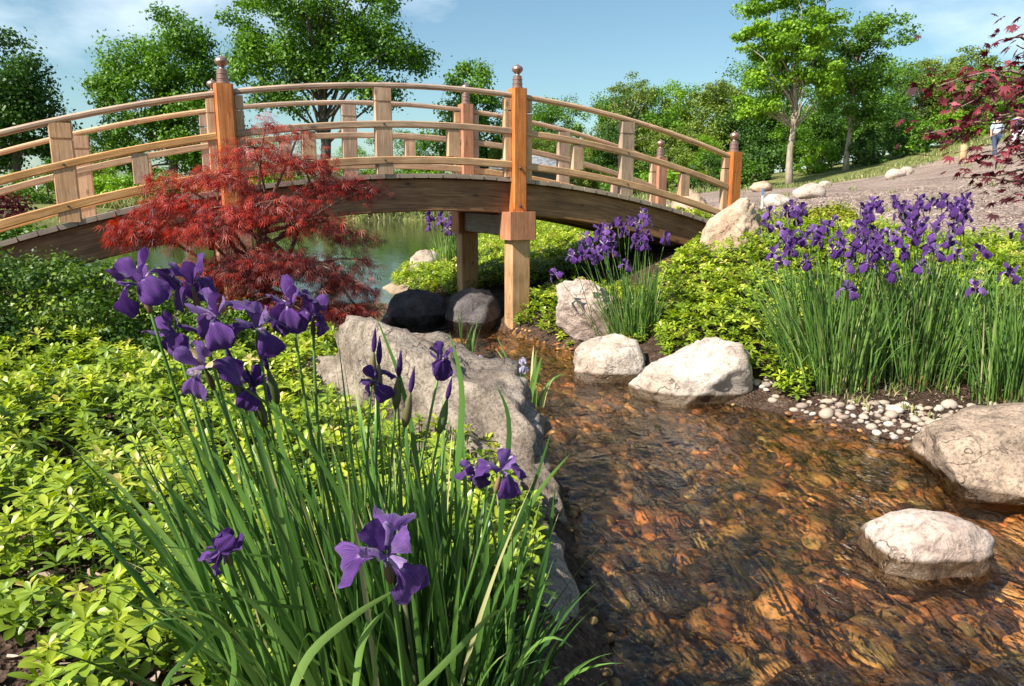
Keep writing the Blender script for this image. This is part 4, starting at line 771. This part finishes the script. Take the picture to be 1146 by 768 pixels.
def tree(name, label, loc, Ht, parts, trunk_r, seed, leaf='tree_b', bark='bark', nclump=60, per=160, csize=.9, lsize=.24, trunk_top=.55, group=None, limbs=22, lean=(0, 0), fork=None, cat_='tree', flat=.75):
    """parts: list of (cx, cy, cz, rx, ry, rz, share) lobes of the crown, relative to the foot"""
    rng = np.random.default_rng(seed); th = thing(name, label, cat_, loc, group); cc = []; tot = sum(p[6] for p in parts)
    for p in parts: cc.append(crown_centers(rng, max(3, int(nclump * p[6] / tot)), p[:3], p[3:6], mind=csize * .55))
    cc = np.concatenate(cc); rad = csize * rng.uniform(.55, 1.25, len(cc)); V, Fa, r = clump_leaves(rng, cc, rad, per, lsize, flat=flat)
    a_ = Acc(); top = Vector((lean[0], lean[1], Ht * trunk_top)); nseg = 8; tp = [Vector((top.x * (i / nseg) ** 1.5 + .02 * Ht * .3 * math.sin(i * 1.7 + seed), top.y * (i / nseg), top.z * i / nseg - .15)) for i in range(nseg + 1)]
    a_.tube(tp, [trunk_r * (1.45 if i == 0 else 1.1 if i == 1 else 1 - .5 * i / nseg) for i in range(nseg + 1)], 10)
    idx = rng.choice(len(cc), min(limbs, len(cc)), replace=False)
    for j in idx:
        k = int(np.clip((cc[j][2] * .68) / top.z * nseg + rng.integers(-1, 2), 3, nseg)); limb(a_, tp[k], cc[j], trunk_r * .26, trunk_r * .05, rng)
    a_.build('trunk', M[bark], th, True); arr_mesh('crown', V, Fa, M[leaf], th, r); return th
def at_ground(u, Y, v=215):
    p = A(u, v, Y); return (p.x, p.y, hz(p.x, p.y) - .05)
def uh(v, Y): return A(573, v, Y).z                      # height seen at row v at distance Y
# trees across the pond, left
g = at_ground(22, 56); T_ = uh(5, 56) - g[2]
tree('dark_tree', 'dark broad tree cut by the left end of the bridge railing', g, T_, [(-1.5, 0, T_ * .62, 4.2, 3.6, T_ * .36, 5), (-3, 0, T_ * .35, 4, 3, 3, 2), (1.4, 0, T_ * .42, 2.2, 2.4, 2.6, 1.5)], .38, 51, 'tree_a', nclump=120, per=260, csize=1.35, lsize=.27, limbs=14)
g = at_ground(196, 60); T_ = uh(2, 60) - g[2]
tree('maple_tree', 'rounded two-lobed green tree behind the left post of the bridge', g, T_, [(.8, 0, T_ * .72, 3.4, 3.2, T_ * .27, 5), (-2.4, 0, T_ * .55, 3.0, 3.0, T_ * .27, 4), (1.8, 0, T_ * .42, 3.6, 3.2, 3.2, 3), (-.5, 0, T_ * .3, 4.6, 3, 2.4, 2)], .40, 52, 'tree_b', nclump=150, per=240, csize=1.25, lsize=.26, limbs=14)
g = at_ground(366, 58); T_ = uh(-42, 58) - g[2]
tree('oak_tree', 'largest open-crowned oak with sky showing between its limbs, over the middle of the bridge', g, T_, [(-2.6, 0, T_ * .80, 4.2, 4, T_ * .20, 4), (2.6, 0, T_ * .82, 3.8, 4, T_ * .19, 4), (-4.6, 0, T_ * .60, 2.4, 3, 1.9, 2), (5.2, 0, T_ * .63, 3.0, 2.6, 1.3, 1.7), (.8, 0, T_ * .62, 4.0, 3, 2.4, 3.2), (3.2, 0, T_ * .48, 2.4, 2.4, 1.1, 1), (-2.6, 0, T_ * .45, 2.2, 2.4, 1.2, 1)], .46, 53, 'tree_b', nclump=170, per=230, csize=1.25, lsize=.26, limbs=34, trunk_top=.7)
g = at_ground(528, 66); T_ = uh(72, 66) - g[2]
tree('small_tree', 'small round-topped tree between the middle post and the far rail', g, T_, [(0, 0, T_ * .72, 2.6, 2.4, T_ * .28, 4), (-1, 0, T_ * .4, 3.6, 2.8, 2.6, 3), (2, 0, T_ * .36, 2.6, 2.4, 2.4, 2)], .25, 54, 'tree_b', nclump=80, per=230, csize=1.05, lsize=.26, limbs=10)
# the woods on the slope: a few kinds of tree, each copied
protos = []
for k, (lf, Hh) in enumerate((('tree_b', 9), ('tree_d', 8.5), ('tree_c', 10), ('tree_a', 7.5), ('tree_b', 11))):
    R_ = Hh * .30; o = tree('woodland_tree', 'x', (0, 0, 0), Hh, [(R_ * (.5 - .25 * k), 0, Hh * .74, R_ * (.55 + .1 * k), R_ * .8, Hh * .25, 3), (-R_ * .6, 0, Hh * .42, R_ * .8, R_, Hh * .26, 2.5), (R_ * .7, 0, Hh * .38, R_ * .8, R_, Hh * .27, 2.5), (0, 0, Hh * .2, R_ * 1.05, R_, Hh * .16, 2)], .16, 60 + k, lf, nclump=92, per=150, csize=Hh * .085, lsize=.2, limbs=14, flat=.9); protos.append((o, Hh))
KIND = ['leafy green tree among the woods behind the right half of the bridge', 'olive-green bushy tree in the woods', 'bright yellow-green tree in the woods', 'dark low tree filling the shade of the woods', 'tall mid-green tree in the woods']
WT = [(610, 66, 112, 0), (640, 62, 105, 4), (668, 60, 100, 0), (700, 66, 90, 4), (730, 60, 96, 1), (760, 58, 88, 2), (785, 56, 95, 1), (812, 54, 86, 1), (838, 58, 60, 4), (826, 52, 120, 3), (862, 50, 100, 3), (905, 48, 90, 0), (925, 46, 128, 3), (962, 48, 100, 0), (985, 50, 74, 4), (1002, 44, 130, 3),
      (1024, 50, 80, 0), (1048, 52, 68, 1), (1075, 54, 62, 4), (1100, 52, 66, 2), (1122, 50, 74, 1), (1150, 52, 70, 0), (1185, 50, 60, 4), (1062, 46, 110, 3), (1108, 45, 112, 1), (1142, 46, 108, 0), (960, 56, 62, 4), (890, 58, 55, 4), (1215, 46, 70, 2), (580, 72, 135, 0), (600, 58, 150, 1),
      (470, 72, 150, 0), (430, 74, 140, 4), (395, 70, 160, 2), (300, 72, 145, 4), (262, 68, 150, 0), (150, 66, 150, 2), (110, 70, 140, 1), (75, 66, 160, 0), (-40, 60, 120, 3), (560, 64, 160, 1), (335, 62, 175, 1), (230, 62, 170, 2), (490, 60, 175, 3), (690, 52, 140, 3), (745, 50, 140, 1), (790, 48, 150, 2), (650, 54, 150, 1), (720, 56, 120, 0)]
rw = random.Random(5); used = set()
for u, Y, vt, k in WT:
    p = at_ground(u, Y); o, Hh = protos[k]; c = o if k not in used else copy_tree(o); used.add(k); h_ = max(2.5, uh(vt, Y) - p[2]); s = h_ / Hh; c.location = p; c.scale = (s * rw.uniform(.9, 1.25) * (1 + .35 * (s < .7)), s * 1.1, s); c.rotation_euler[2] = rw.uniform(0, 6.28)
    far = u < 580; tag(c, {0: 'leafy green tree in the belt of woods across the pond', 1: 'olive-green bushy tree in the belt across the pond', 2: 'bright yellow-green tree in the belt across the pond', 3: 'dark low tree in the belt across the pond', 4: 'tall mid-green tree in the belt across the pond'}[k] if far else KIND[k], 'tree', 'trees across the pond' if far else 'trees of the woods on the slope')
g = at_ground(882, 37); T_ = uh(-30, 37) - g[2]
tree('tall_tree', 'tall tree with a pale slender trunk and bright layered foliage in front of the woods', g, T_, [(-1.3, 0, T_ * .88, 1.5, 1.5, .9, 2), (-1.6, 0, T_ * .70, 1.7, 1.5, .9, 2.5), (.5, 0, T_ * .74, 1.6, 1.5, 1.0, 2.5), (-.3, 0, T_ * .56, 2.0, 1.6, 1.0, 2.5), (1.3, 0, T_ * .55, 1.2, 1.3, 1.0, 1.5), (-1.9, 0, T_ * .42, 1.1, 1.2, .9, 1.2), (.6, 0, T_ * .95, 1.5, 1.3, .8, 1.5)], .16, 71, 'tree_c', 'bark_pale', nclump=130, per=170, csize=.58, lsize=.17, limbs=36, trunk_top=.8, flat=.5)
g = at_ground(945, 40); T_ = uh(2, 40) - g[2]
tree('tall_tree', 'airy tree with a thin pale trunk right of the tallest tree in the woods', g, T_, [(-.2, 0, T_ * .80, 1.4, 1.3, 1.1, 1.5), (0, 0, T_ * .6, 1.9, 1.5, 1.3, 2.5), (.3, 0, T_ * .42, 2.0, 1.5, 1.2, 2.5), (1.6, 0, T_ * .8, 1.5, 1.2, 1.2, .9)], .14, 72, 'tree_b', 'bark_pale', nclump=95, per=150, csize=.58, lsize=.16, limbs=30, trunk_top=.75, flat=.6)
for u, Y, vt, sd_, lb in ((1072, 47, 52, 73, 'thin airy tree rising above the woods right of the two tall trees'), (1020, 50, 66, 74, 'slim airy tree between the tall pale-trunked trees and the stump'), (700, 56, 82, 75, 'slim airy tree topping the woods just right of the middle post')):
    g = at_ground(u, Y); T_ = uh(vt, Y) - g[2]; tree('airy_tree', lb, g, T_, [(0, 0, T_ * .82, 1.5, 1.3, T_ * .16, 2), (-.8, 0, T_ * .62, 1.7, 1.3, T_ * .16, 2), (.9, 0, T_ * .5, 1.6, 1.3, T_ * .16, 2)], .12, sd_, 'tree_d', 'bark_pale', nclump=60, per=90, csize=.5, lsize=.15, limbs=30, trunk_top=.8, flat=.6)
# shrubs at the far shore and the foot of the woods
def shrub(name, label, c, rad, seed, leaf='yew', nclump=60, per=90, csize=.16, lsize=.05, group=None, stems=7, base_z=None, up=.5):
    rng = np.random.default_rng(seed); z = hz(c[0], c[1]) if base_z is None else base_z; th = thing(name, label, 'shrub', (c[0], c[1], z), group)
    cc = crown_centers(rng, nclump, (0, 0, rad[2] * .5), (rad[0], rad[1], rad[2] * .55), hole=.5, mind=csize * .5); cc[:, 2] = np.maximum(cc[:, 2], csize * .4)
    V, Fa, r = clump_leaves(rng, cc, csize * rng.uniform(.7, 1.3, len(cc)), per, lsize, up=up); a_ = Acc()
    for j in rng.choice(len(cc), min(stems, len(cc)), replace=False): limb(a_, (rng.normal(0, rad[0] * .12), rng.normal(0, rad[1] * .12), -.05), cc[j], csize * .12, csize * .05, rng)
    a_.build('stems', M['bark'], th, True); arr_mesh('foliage', V, Fa, M[leaf], th, r); return th
shrub('evergreen_shrub', 'dark green shrub with bright tips against the left end of the bridge', (-3.15, 4.75), (.98, .62, .64), 81, 'yew', 85, 400, .15, .030, stems=10)
shrub('evergreen_shrub', 'lower evergreen shrub shading the spurge, in front of the red laceleaf maple', (-2.15, 4.75), (.50, .42, .42), 82, 'yew', 40, 330, .12, .028)
shrub('golden_shrub', 'low golden-green shrub at the edge of the mulch above the purple irises', (3.75, 9.05), (.38, .35, .36), 83, 'gold_shrub', 40, 130, .10, .035)
shrub('red_shrub', 'small red-leaved shrub behind the left end of the bridge', (-6.5, 9.3), (.6, .6, 1.1), 84, 'dark_maple', 60, 110, .17, .05)
shrub('green_shrub', 'green bush below the red-leaved shrub beyond the bridge', (-6.0, 8.4), (.9, .6, .75), 85, 'tree_b', 60, 110, .17, .05)
for k, (u, Y, w, h_) in enumerate(((60, 50, 2.4, 1.9), (130, 51, 2.2, 1.6), (205, 50, 2.3, 1.8), (255, 52, 2.1, 2.0), (310, 51, 2.2, 1.7), (370, 52, 2.0, 1.5), (430, 52, 2.1, 1.8), (478, 53, 2.2, 2.0), (540, 52, 2.0, 1.6), (-10, 48, 2.4, 2.2))):
    p = at_ground(u, Y); o = shrub('shore_shrub', 'rounded green bush at the far edge of the pond', (p[0], p[1]), (w, 1.2, h_ * 1.1), 200 + k, ('tree_b', 'tree_c', 'tree_d')[k % 3], 30, 90, .5, .18, 'bushes along the far shore')
for k, (u, Y, w, h_) in enumerate(((700, 44, 1.6, 1.0), (745, 42, 1.5, 1.1), (795, 41, 1.8, 1.5), (828, 40, 1.2, 1.3), (910, 42, 1.4, 1.4), (975, 40, 1.5, 1.3), (1020, 40, 1.6, 1.4), (1060, 41, 1.4, 1.4), (855, 43, 1.4, 1.7), (1125, 42, 1.5, 1.3))):
    p = at_ground(u, Y); shrub('woodland_shrub', 'green undergrowth bush at the foot of the woods on the slope', (p[0], p[1]), (w, 1.0, h_ * 1.2), 230 + k, ('tree_b', 'tree_c', 'tree_a')[k % 3], 26, 90, .4, .15, 'undergrowth bushes along the woods')
def tufts(name, label, P, n_per, h0, w0, seed, mat='grass'):
    rng = np.random.default_rng(seed); n = len(P) * n_per; B = np.repeat(P, n_per, 0) + rng.normal(0, h0 * .35, (len(P) * n_per, 2)); h = rng.uniform(.4, 1, n) * h0; Lx = rng.normal(0, .35, (n, 2)) * h[:, None]
    V, Fa = blade_arr(rng, np.c_[B, height(B) - .01], Lx, h, w0 * rng.uniform(.7, 1.3, n), rng.uniform(0, 6.28, n), rng.uniform(0, .2, n), 2)
    return tag(arr_mesh(name, V, Fa, M[mat], rnd=np.repeat(rng.random(n), 9)), label, 'grass', kind='stuff')
q = np.stack([RNG.uniform(3, 30, 9000), RNG.uniform(20, 42, 9000)], 1); dh = sdist(q, HILL); q = q[(dh > -.6) & (dh < 2.0)][:520]
tufts('verge_grass', 'green and straw-coloured grass along the top edge of the mulch slope', q, 9, .28, .03, 91)
q = np.stack([RNG.uniform(-25, 4, 5200), RNG.uniform(44, 50, 5200)], 1); q = q[(sdist(q) > .0) & (sdist(q) < 2.5)][:1500]
tufts('shore_grass', 'tall pale green grass along the far shore of the pond', q, 8, .7, .06, 92)
q = np.stack([RNG.uniform(4, 22, 900), RNG.uniform(9.5, 30, 900)], 1); q = q[sdist(q, HILL) < .3][:60]
tufts('slope_weeds', 'scattered green weeds on the mulch slope', q, 12, .16, .02, 93)
q = np.stack([RNG.uniform(2.3, 4.2, 900), RNG.uniform(4.6, 5.4, 900)], 1); q = q[sdist(q) > .1][:34]
tufts('bank_weeds', 'small green weeds between the pebbles and irises', q, 9, .10, .012, 94)

# ------------------------------------------------------------------ red laceleaf maple in front of the bridge
lace = []
for k, (a_, l_) in enumerate(((0, 1), (.42, .9), (-.42, .9), (.95, .62), (-.95, .62))):
    c_, s_ = math.cos(a_), math.sin(a_); w_ = .03; lace.append([(0, 0, 0), (c_ * l_ * .5 + s_ * w_, s_ * l_ * .5 - c_ * w_, -.05), (c_ * l_, s_ * l_, -.32 * l_), (c_ * l_ * .5 - s_ * w_, s_ * l_ * .5 + c_ * w_, -.05)])
laceV = np.array([p for q in lace for p in q]); laceF = np.array([(4 * i, 4 * i + 1, 4 * i + 2, 4 * i + 3) for i in range(5)])
def laceleaf():
    rng = np.random.default_rng(95); c = (-2.02, 6.15); z = hz(*c); th = thing('laceleaf_maple', 'red laceleaf maple with drooping feathery branches in front of the bridge', 'tree', (c[0], c[1], z))
    acc = Acc(); top = Vector((-.02, 0, .85)); acc.tube([Vector((0, 0, -.1)), Vector((.03, 0, .25)), Vector((-.03, .02, .55)), top], [.06, .045, .038, .03], 9)
    tips = []; dark = []
    def lobe(u, v, Y, rx, rz, n, dk, droop=.3):
        p = A(u, v, Y) - Vector((c[0], c[1], z)); limb(acc, top - Vector((0, 0, rng.uniform(0, .5))), p, .020, .007, rng, .12, 6)
        n = int(n * (.45 if v < 170 else .68 if v < 215 else .58 if v < 262 else .75)); rz *= .55
        for k in range(n):
            a = rng.uniform(0, 6.28); rr2 = math.sqrt(rng.random()); x, y = rx * rr2 * math.cos(a), rx * .8 * rr2 * math.sin(a); q = p + Vector((x, y, rng.uniform(-.5, .5) * rz - droop * rz * rr2 * rr2 * 2)); tips.append(q[:]); dark.append(dk)
            if k % 16 == 0: limb(acc, p, q, .006, .002, rng, .1, 4)
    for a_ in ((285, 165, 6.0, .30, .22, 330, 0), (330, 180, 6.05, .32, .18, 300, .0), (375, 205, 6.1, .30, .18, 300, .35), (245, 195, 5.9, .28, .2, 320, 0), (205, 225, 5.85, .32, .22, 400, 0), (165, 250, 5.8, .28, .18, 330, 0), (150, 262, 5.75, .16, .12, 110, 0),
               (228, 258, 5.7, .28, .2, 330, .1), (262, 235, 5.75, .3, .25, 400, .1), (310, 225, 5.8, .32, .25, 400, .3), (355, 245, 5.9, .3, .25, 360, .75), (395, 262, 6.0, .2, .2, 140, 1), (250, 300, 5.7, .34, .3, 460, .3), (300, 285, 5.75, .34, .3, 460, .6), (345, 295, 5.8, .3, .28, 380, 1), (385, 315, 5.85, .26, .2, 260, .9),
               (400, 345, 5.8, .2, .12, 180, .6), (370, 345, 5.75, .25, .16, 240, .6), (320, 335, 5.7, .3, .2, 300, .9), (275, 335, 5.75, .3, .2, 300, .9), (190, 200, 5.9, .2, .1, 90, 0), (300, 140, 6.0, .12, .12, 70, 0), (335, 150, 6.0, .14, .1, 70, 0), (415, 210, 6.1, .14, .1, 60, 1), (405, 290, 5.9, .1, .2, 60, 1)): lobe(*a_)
    tips = np.array(tips); dark = np.array(dark); rad = tips - np.array((0, 0, .9)); rad[:, 2] = 0; n = len(tips); rep = 3
    P = np.repeat(tips, rep, 0) + rng.normal(0, .035, (n * rep, 3)); D = np.repeat(rad, rep, 0); az = np.arctan2(D[:, 1], D[:, 0]) + rng.normal(0, .7, n * rep); R = rot_z(az) @ rot_y(rng.normal(.45, .35, n * rep)) @ rot_x(rng.normal(0, .4, n * rep))
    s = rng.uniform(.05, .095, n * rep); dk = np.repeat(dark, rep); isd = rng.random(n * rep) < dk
    rr2 = rng.random(n * rep)
    acc.build('branches', M['bark_maple'], th, True)
    for nm, m, mt in (('red_foliage', ~isd, 'red_maple'), ('maroon_shade_foliage', isd, 'dark_maple')):  # maroon gathers right and below: partly leaf colour, partly shade put into colour
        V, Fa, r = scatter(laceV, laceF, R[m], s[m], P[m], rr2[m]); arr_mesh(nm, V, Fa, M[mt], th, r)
laceleaf()

# ------------------------------------------------------------------ purple Japanese maple reaching in from the right
pv = [(0, 0, 0)]; nl = 7
for k in range(nl):
    a_ = (k - 3) * .52; l_ = [.45, .72, .92, 1, .92, .72, .45][k]; c_, s_ = math.cos(a_), math.sin(a_); w_ = .11 * l_ + .015
    pv += [(c_ * l_ * .45 + s_ * w_, s_ * l_ * .45 - c_ * w_, .02), (c_ * l_, s_ * l_, -.14 * l_), (c_ * l_ * .45 - s_ * w_, s_ * l_ * .45 + c_ * w_, .02)]
palmV = np.array(pv); palmF = np.array([(0, 1 + 3 * k, 2 + 3 * k, 3 + 3 * k) for k in range(nl)])
def purple_maple():
    rng = np.random.default_rng(97); c = (3.35, 4.35); z = hz(*c); th = thing('purple_maple', 'purple-leaved maple with star-shaped leaves reaching over the mulch slope', 'tree', (c[0], c[1], z)); O = Vector((c[0], c[1], z))
    acc = Acc(); tp = [Vector((0, 0, -.1)), Vector((.02, .03, .5)), Vector((-.04, .04, 1.1)), Vector((.03, 0, 1.7)), Vector((0, 0, 2.3))]; acc.tube(tp, [.05, .042, .036, .028, .015], 9); LP_ = []; K_ = 1.15
    sprays = [((1150, 45, 3.7), (1128, 42, 3.6), 6, .05), ((1175, 60, 3.7), (1138, 52, 3.6), 8, .05), ((1180, 90, 3.8), (1052, 98, 3.7), 62, .10), ((1180, 80, 3.9), (1075, 118, 3.8), 48, .10), ((1190, 95, 3.8), (1110, 84, 3.7), 40, .09),
              ((1180, 125, 3.8), (1035, 150, 3.7), 44, .07), ((1190, 135, 3.8), (1060, 146, 3.75), 34, .07), ((1180, 150, 3.7), (1100, 158, 3.6), 40, .1), ((1200, 170, 3.7), (1086, 176, 3.6), 34, .09), ((1190, 185, 3.6), (1092, 205, 3.5), 30, .08), ((1180, 205, 3.5), (1068, 198, 3.45), 14, .05),
              ((1190, 215, 3.5), (1120, 222, 3.4), 20, .07), ((1190, 120, 3.6), (1120, 130, 3.5), 55, .11), ((1200, 90, 3.5), (1140, 110, 3.4), 50, .12), ((1190, 165, 3.5), (1136, 175, 3.4), 34, .10), ((1230, 60, 3.8), (1170, 40, 3.9), 60, .2), ((1260, 120, 3.9), (1200, 110, 4.2), 120, .3), ((1280, 180, 3.9), (1210, 180, 4.1), 100, .25), ((1300, 60, 4.2), (1300, 20, 4.6), 130, .35), ((1340, 140, 4.6), (1360, 130, 5.0), 130, .35)]
    for p0, p1, n, sp in sprays:
        a0 = A(*p0) - O; a1 = A(*p1) - O; k = min(range(1, 5), key=lambda i: abs(tp[i].z - (a0.z - .25))); limb(acc, tp[k], a0, .014, .008, rng, .06, 6); limb(acc, a0, a1, .008, .0025, rng, .05, 5)
        for i in range(int(n * K_) + 2): t = rng.random() ** .8; q = a0.lerp(a1, t * 1.05) + Vector((rng.normal(0, sp), rng.normal(0, sp * 1.2), rng.normal(0, sp * .42))); LP_.append((q[:], (a1 - a0)[:]))
    def clear(q):                                              # an open gap in the crown where the walker shows
        w = Vector(q) + O; k = math.cos(PITCH); d = w.y * k - (w.z - H) * math.sin(PITCH); u = 573 + F * w.x / d; v = 384 - F * (w.y * math.sin(PITCH) + (w.z - H) * k) / d
        return not (1099 < u < 1124 and 129 < v < 158)
    LP_ = [l for l in LP_ if clear(l[0])]
    P = np.array([l[0] for l in LP_]); D = np.array([l[1] for l in LP_]); n = len(P); az = np.arctan2(D[:, 1], D[:, 0]) + rng.normal(0, .9, n); R = rot_z(az) @ rot_y(rng.normal(.35, .4, n)) @ rot_x(rng.normal(.15, .5, n))
    V, Fa, r = scatter(palmV, palmF, R, rng.uniform(.032, .056, n), P, rng.random(n)); acc.build('branches', M['bark_maple'], th, True); arr_mesh('foliage', V, Fa, M['purple_maple'], th, r)
purple_maple()

# ------------------------------------------------------------------ walkers, lamp post, pavilion, stakes
M['skin'] = plain('skin', (.55, .34, .25), .6, 0, .05); M['grey_hair'] = plain('grey_hair', (.35, .31, .28), .8); M['dark_hair'] = plain('brown_hair', (.08, .05, .03), .8)
M['shirt_blue'] = plain('light_blue_shirt', (.58, .68, .78), .8, 0, .1, 9); M['trousers'] = plain('navy_trousers', (.05, .07, .13), .85); M['shirt_violet'] = plain('violet_blue_shirt', (.16, .17, .42), .8, 0, .5, 14); M['shorts'] = plain('white_shorts', (.66, .66, .68), .85); M['shoe'] = plain('dark_shoe', (.04, .035, .03), .6)
def skin_mesh(name, verts, edges, radii, mat, parent, sub=2):
    me = bpy.data.meshes.new(name); me.from_pydata(verts, edges, []); o = link(name, me, mat, parent); sk = o.modifiers.new('skin', 'SKIN'); lay = me.skin_vertices[0].data
    for i, r in enumerate(radii): lay[i].radius = (r, r) if not isinstance(r, tuple) else r
    lay[0].use_root = True; sb = o.modifiers.new('sub', 'SUBSURF'); sb.levels = sub; sb.render_levels = sub
    bpy.context.view_layer.update(); dg = bpy.context.evaluated_depsgraph_get(); m2 = bpy.data.meshes.new_from_object(o.evaluated_get(dg)); o.modifiers.clear(); o.data = m2
    if not m2.materials: m2.materials.append(mat)
    m2.polygons.foreach_set('use_smooth', [True] * len(m2.polygons)); return o
def person(label, loc, rz, shirt, legs, hair, short=False, stride=.16):
    th = thing('person', label, 'person', loc, None, rz)
    V = [(0, 0, .95), (0, 0, 1.12), (0, 0, 1.32), (0, 0, 1.46), (0, .01, 1.55), (0, .03, 1.64), (0, .02, 1.72),
         (.10, 0, .90), (.11, stride, .50), (.11, stride * .9, .09), (.11, stride * .9 + .13, .04), (-.10, 0, .90), (-.11, -stride * .6, .50), (-.11, -stride * 1.5, .12), (-.11, -stride * 1.5 + .11, .05),
         (.18, 0, 1.42), (.25, -.03, 1.17), (.26, .08, .95), (.26, .12, .86), (-.18, 0, 1.42), (-.25, .02, 1.17), (-.26, -.02, .93), (-.26, -.01, .84)]
    E_ = [(0, 1), (1, 2), (2, 3), (3, 4), (4, 5), (5, 6), (0, 7), (7, 8), (8, 9), (9, 10), (0, 11), (11, 12), (12, 13), (13, 14), (3, 15), (15, 16), (16, 17), (17, 18), (3, 19), (19, 20), (20, 21), (21, 22)]
    R_ = [.14, .13, (.16, .12), .10, .055, .095, .08, .085, .06, .042, .038, .085, .06, .042, .038, .055, .042, .033, .035, .055, .042, .033, .035]
    skin_mesh('body', V, E_, R_, M['skin'], th)
    sv = [0, 1, 2, 3, 15, 16, 19, 20]; mp_ = {a: i for i, a in enumerate(sv)}; skin_mesh('shirt', [V[i] for i in sv], [(mp_[a], mp_[b]) for a, b in E_ if a in mp_ and b in mp_], [.165, .16, (.185, .145), .125, .075, .066, .075, .066], M[shirt], th)
    lv = [0, 7, 8, 9, 11, 12, 13] if not short else [0, 7, 8, 11, 12]; mp_ = {a: i for i, a in enumerate(lv)}; skin_mesh('trousers' if not short else 'shorts', [V[i] for i in lv], [(mp_[a], mp_[b]) for a, b in E_ if a in mp_ and b in mp_], [.158, .105, .078, .058, .105, .078, .058] if not short else [.158, .105, .085, .105, .085], M[legs], th)
    skin_mesh('hair', [(0, -.005, 1.66), (0, -.01, 1.735), (0, .03, 1.765)], [(0, 1), (1, 2)], [.098, .098, .075], M[hair], th)
    for k in (9, 13): x, y, z_ = V[k]; skin_mesh('shoe', [(x, y - .04, z_ - .05), (x, y + .14, z_ - .06)], [(0, 1)], [.052, .045], M['shoe'], th, 1)
    return th
p = A(1112, 178, 32); person('person with grey hair in a pale blue shirt and dark trousers walking away uphill', (p.x, p.y, hz(p.x, p.y)), .15, 'shirt_blue', 'trousers', 'grey_hair')
p = A(1135, 176, 31.5); person('person in a violet-blue top and white shorts half hidden by purple leaves', (p.x, p.y, hz(p.x, p.y)), -.1, 'shirt_violet', 'shorts', 'dark_hair', True)
M['metal_pale'] = plain('pale_metal', (.6, .62, .62), .4, .3, .05); M['globe'] = plain('white_globe', (.85, .87, .88), .25, 0, .02)
g = at_ground(42, 52); th = thing('lamp_post', 'slim lamp post with a white globe across the pond', 'lamp post', g); a_ = Acc(); hl = uh(203, 52) - g[2]; a_.tube([(0, 0, -.1), (0, 0, .1), (0, 0, .12), (0, 0, hl)], [.10, .10, .05, .045], 10); a_.build('pole', M['metal_pale'], th, True)
a_ = Acc(); a_.lathe((0, 0, hl), [(.08, -.02), (.10, .03), (.19, .10), (.24, .2), (.24, .3), (.19, .4), (.1, .47), (.02, .49)], 18); a_.build('globe', M['globe'], th, True)
M['roof_grey'] = ground_mat('grey_shingles', [(.3, (.16, .17, .19)), (.7, (.30, .31, .33))], 3, 6, .4, .03, .5); M['wall_dark'] = plain('dark_timber', (.09, .075, .06), .8)
p = A(592, 200, 51); gz = hz(p.x, p.y); th = thing('pavilion', 'low dark pavilion with a grey hipped roof behind the bridge railing', 'pavilion', (p.x, p.y, gz)); ze = uh(188, 51) - gz; zr = uh(171, 51) - gz
a_ = Acc(); a_.sweep([(-2.0, 0, ze / 2 - .1), (1.9, 0, ze / 2 - .1)], (0, 1, 0), 3.0, ze + .2, .02); a_.build('wall', M['wall_dark'], th)
a_ = Acc(); R8 = [(-2.6, -2.1, ze), (2.5, -2.1, ze), (2.5, 2.1, ze), (-2.6, 2.1, ze), (-1.2, 0, zr), (1.1, 0, zr)]; a_.V = R8[:] + [(x, y, z_ - .16) for x, y, z_ in R8[:4]]
for f in ((0, 1, 5, 4), (2, 3, 4, 5), (0, 4, 3), (1, 2, 5), (0, 6, 7, 1), (1, 7, 8, 2), (2, 8, 9, 3), (3, 9, 6, 0), (6, 9, 8, 7)): a_.face(f, [(0, 0)] * len(f))
a_.build('roof', M['roof_grey'], th)
for x in (-2.3, 2.2):
    a_ = Acc(); a_.sweep([(x, -1.9, -.1), (x, -1.9, ze - .17)], (1, 0, 0), .16, .16, .01); a_.build('post', M['wall_dark'], th)
p = A(1078, 172, 33); z = hz(p.x, p.y); a_ = Acc(); a_.tube([(0, 0, -.15), (0, 0, .3), (.02, 0, .62), (.05, 0, .66)], [.17, .15, .15, .10], 12); o = a_.build('tree_stump', M['cedar'], None, True); o.location = (p.x, p.y, z); tag(o, 'short tan tree stump at the top of the mulch slope under purple leaves', 'stump')
p = A(853, 224, 15); z = hz(p.x, p.y); th = thing('marker_stake', 'thin blue and white marker stake behind the pointed tan boulder', 'stake', (p.x, p.y, z)); M['stake_blue'] = plain('blue_paint', (.10, .22, .45), .5); M['stake_white'] = plain('white_paint', (.75, .75, .75), .5)
a_ = Acc(); a_.sweep([(0, 0, -.1), (0, 0, .26)], (1, 0, 0), .035, .02, .004); a_.build('shaft', M['stake_white'], th); a_ = Acc(); a_.sweep([(0, 0, .262), (0, 0, .40)], (1, 0, 0), .04, .024, .004); a_.build('tip', M['stake_blue'], th)
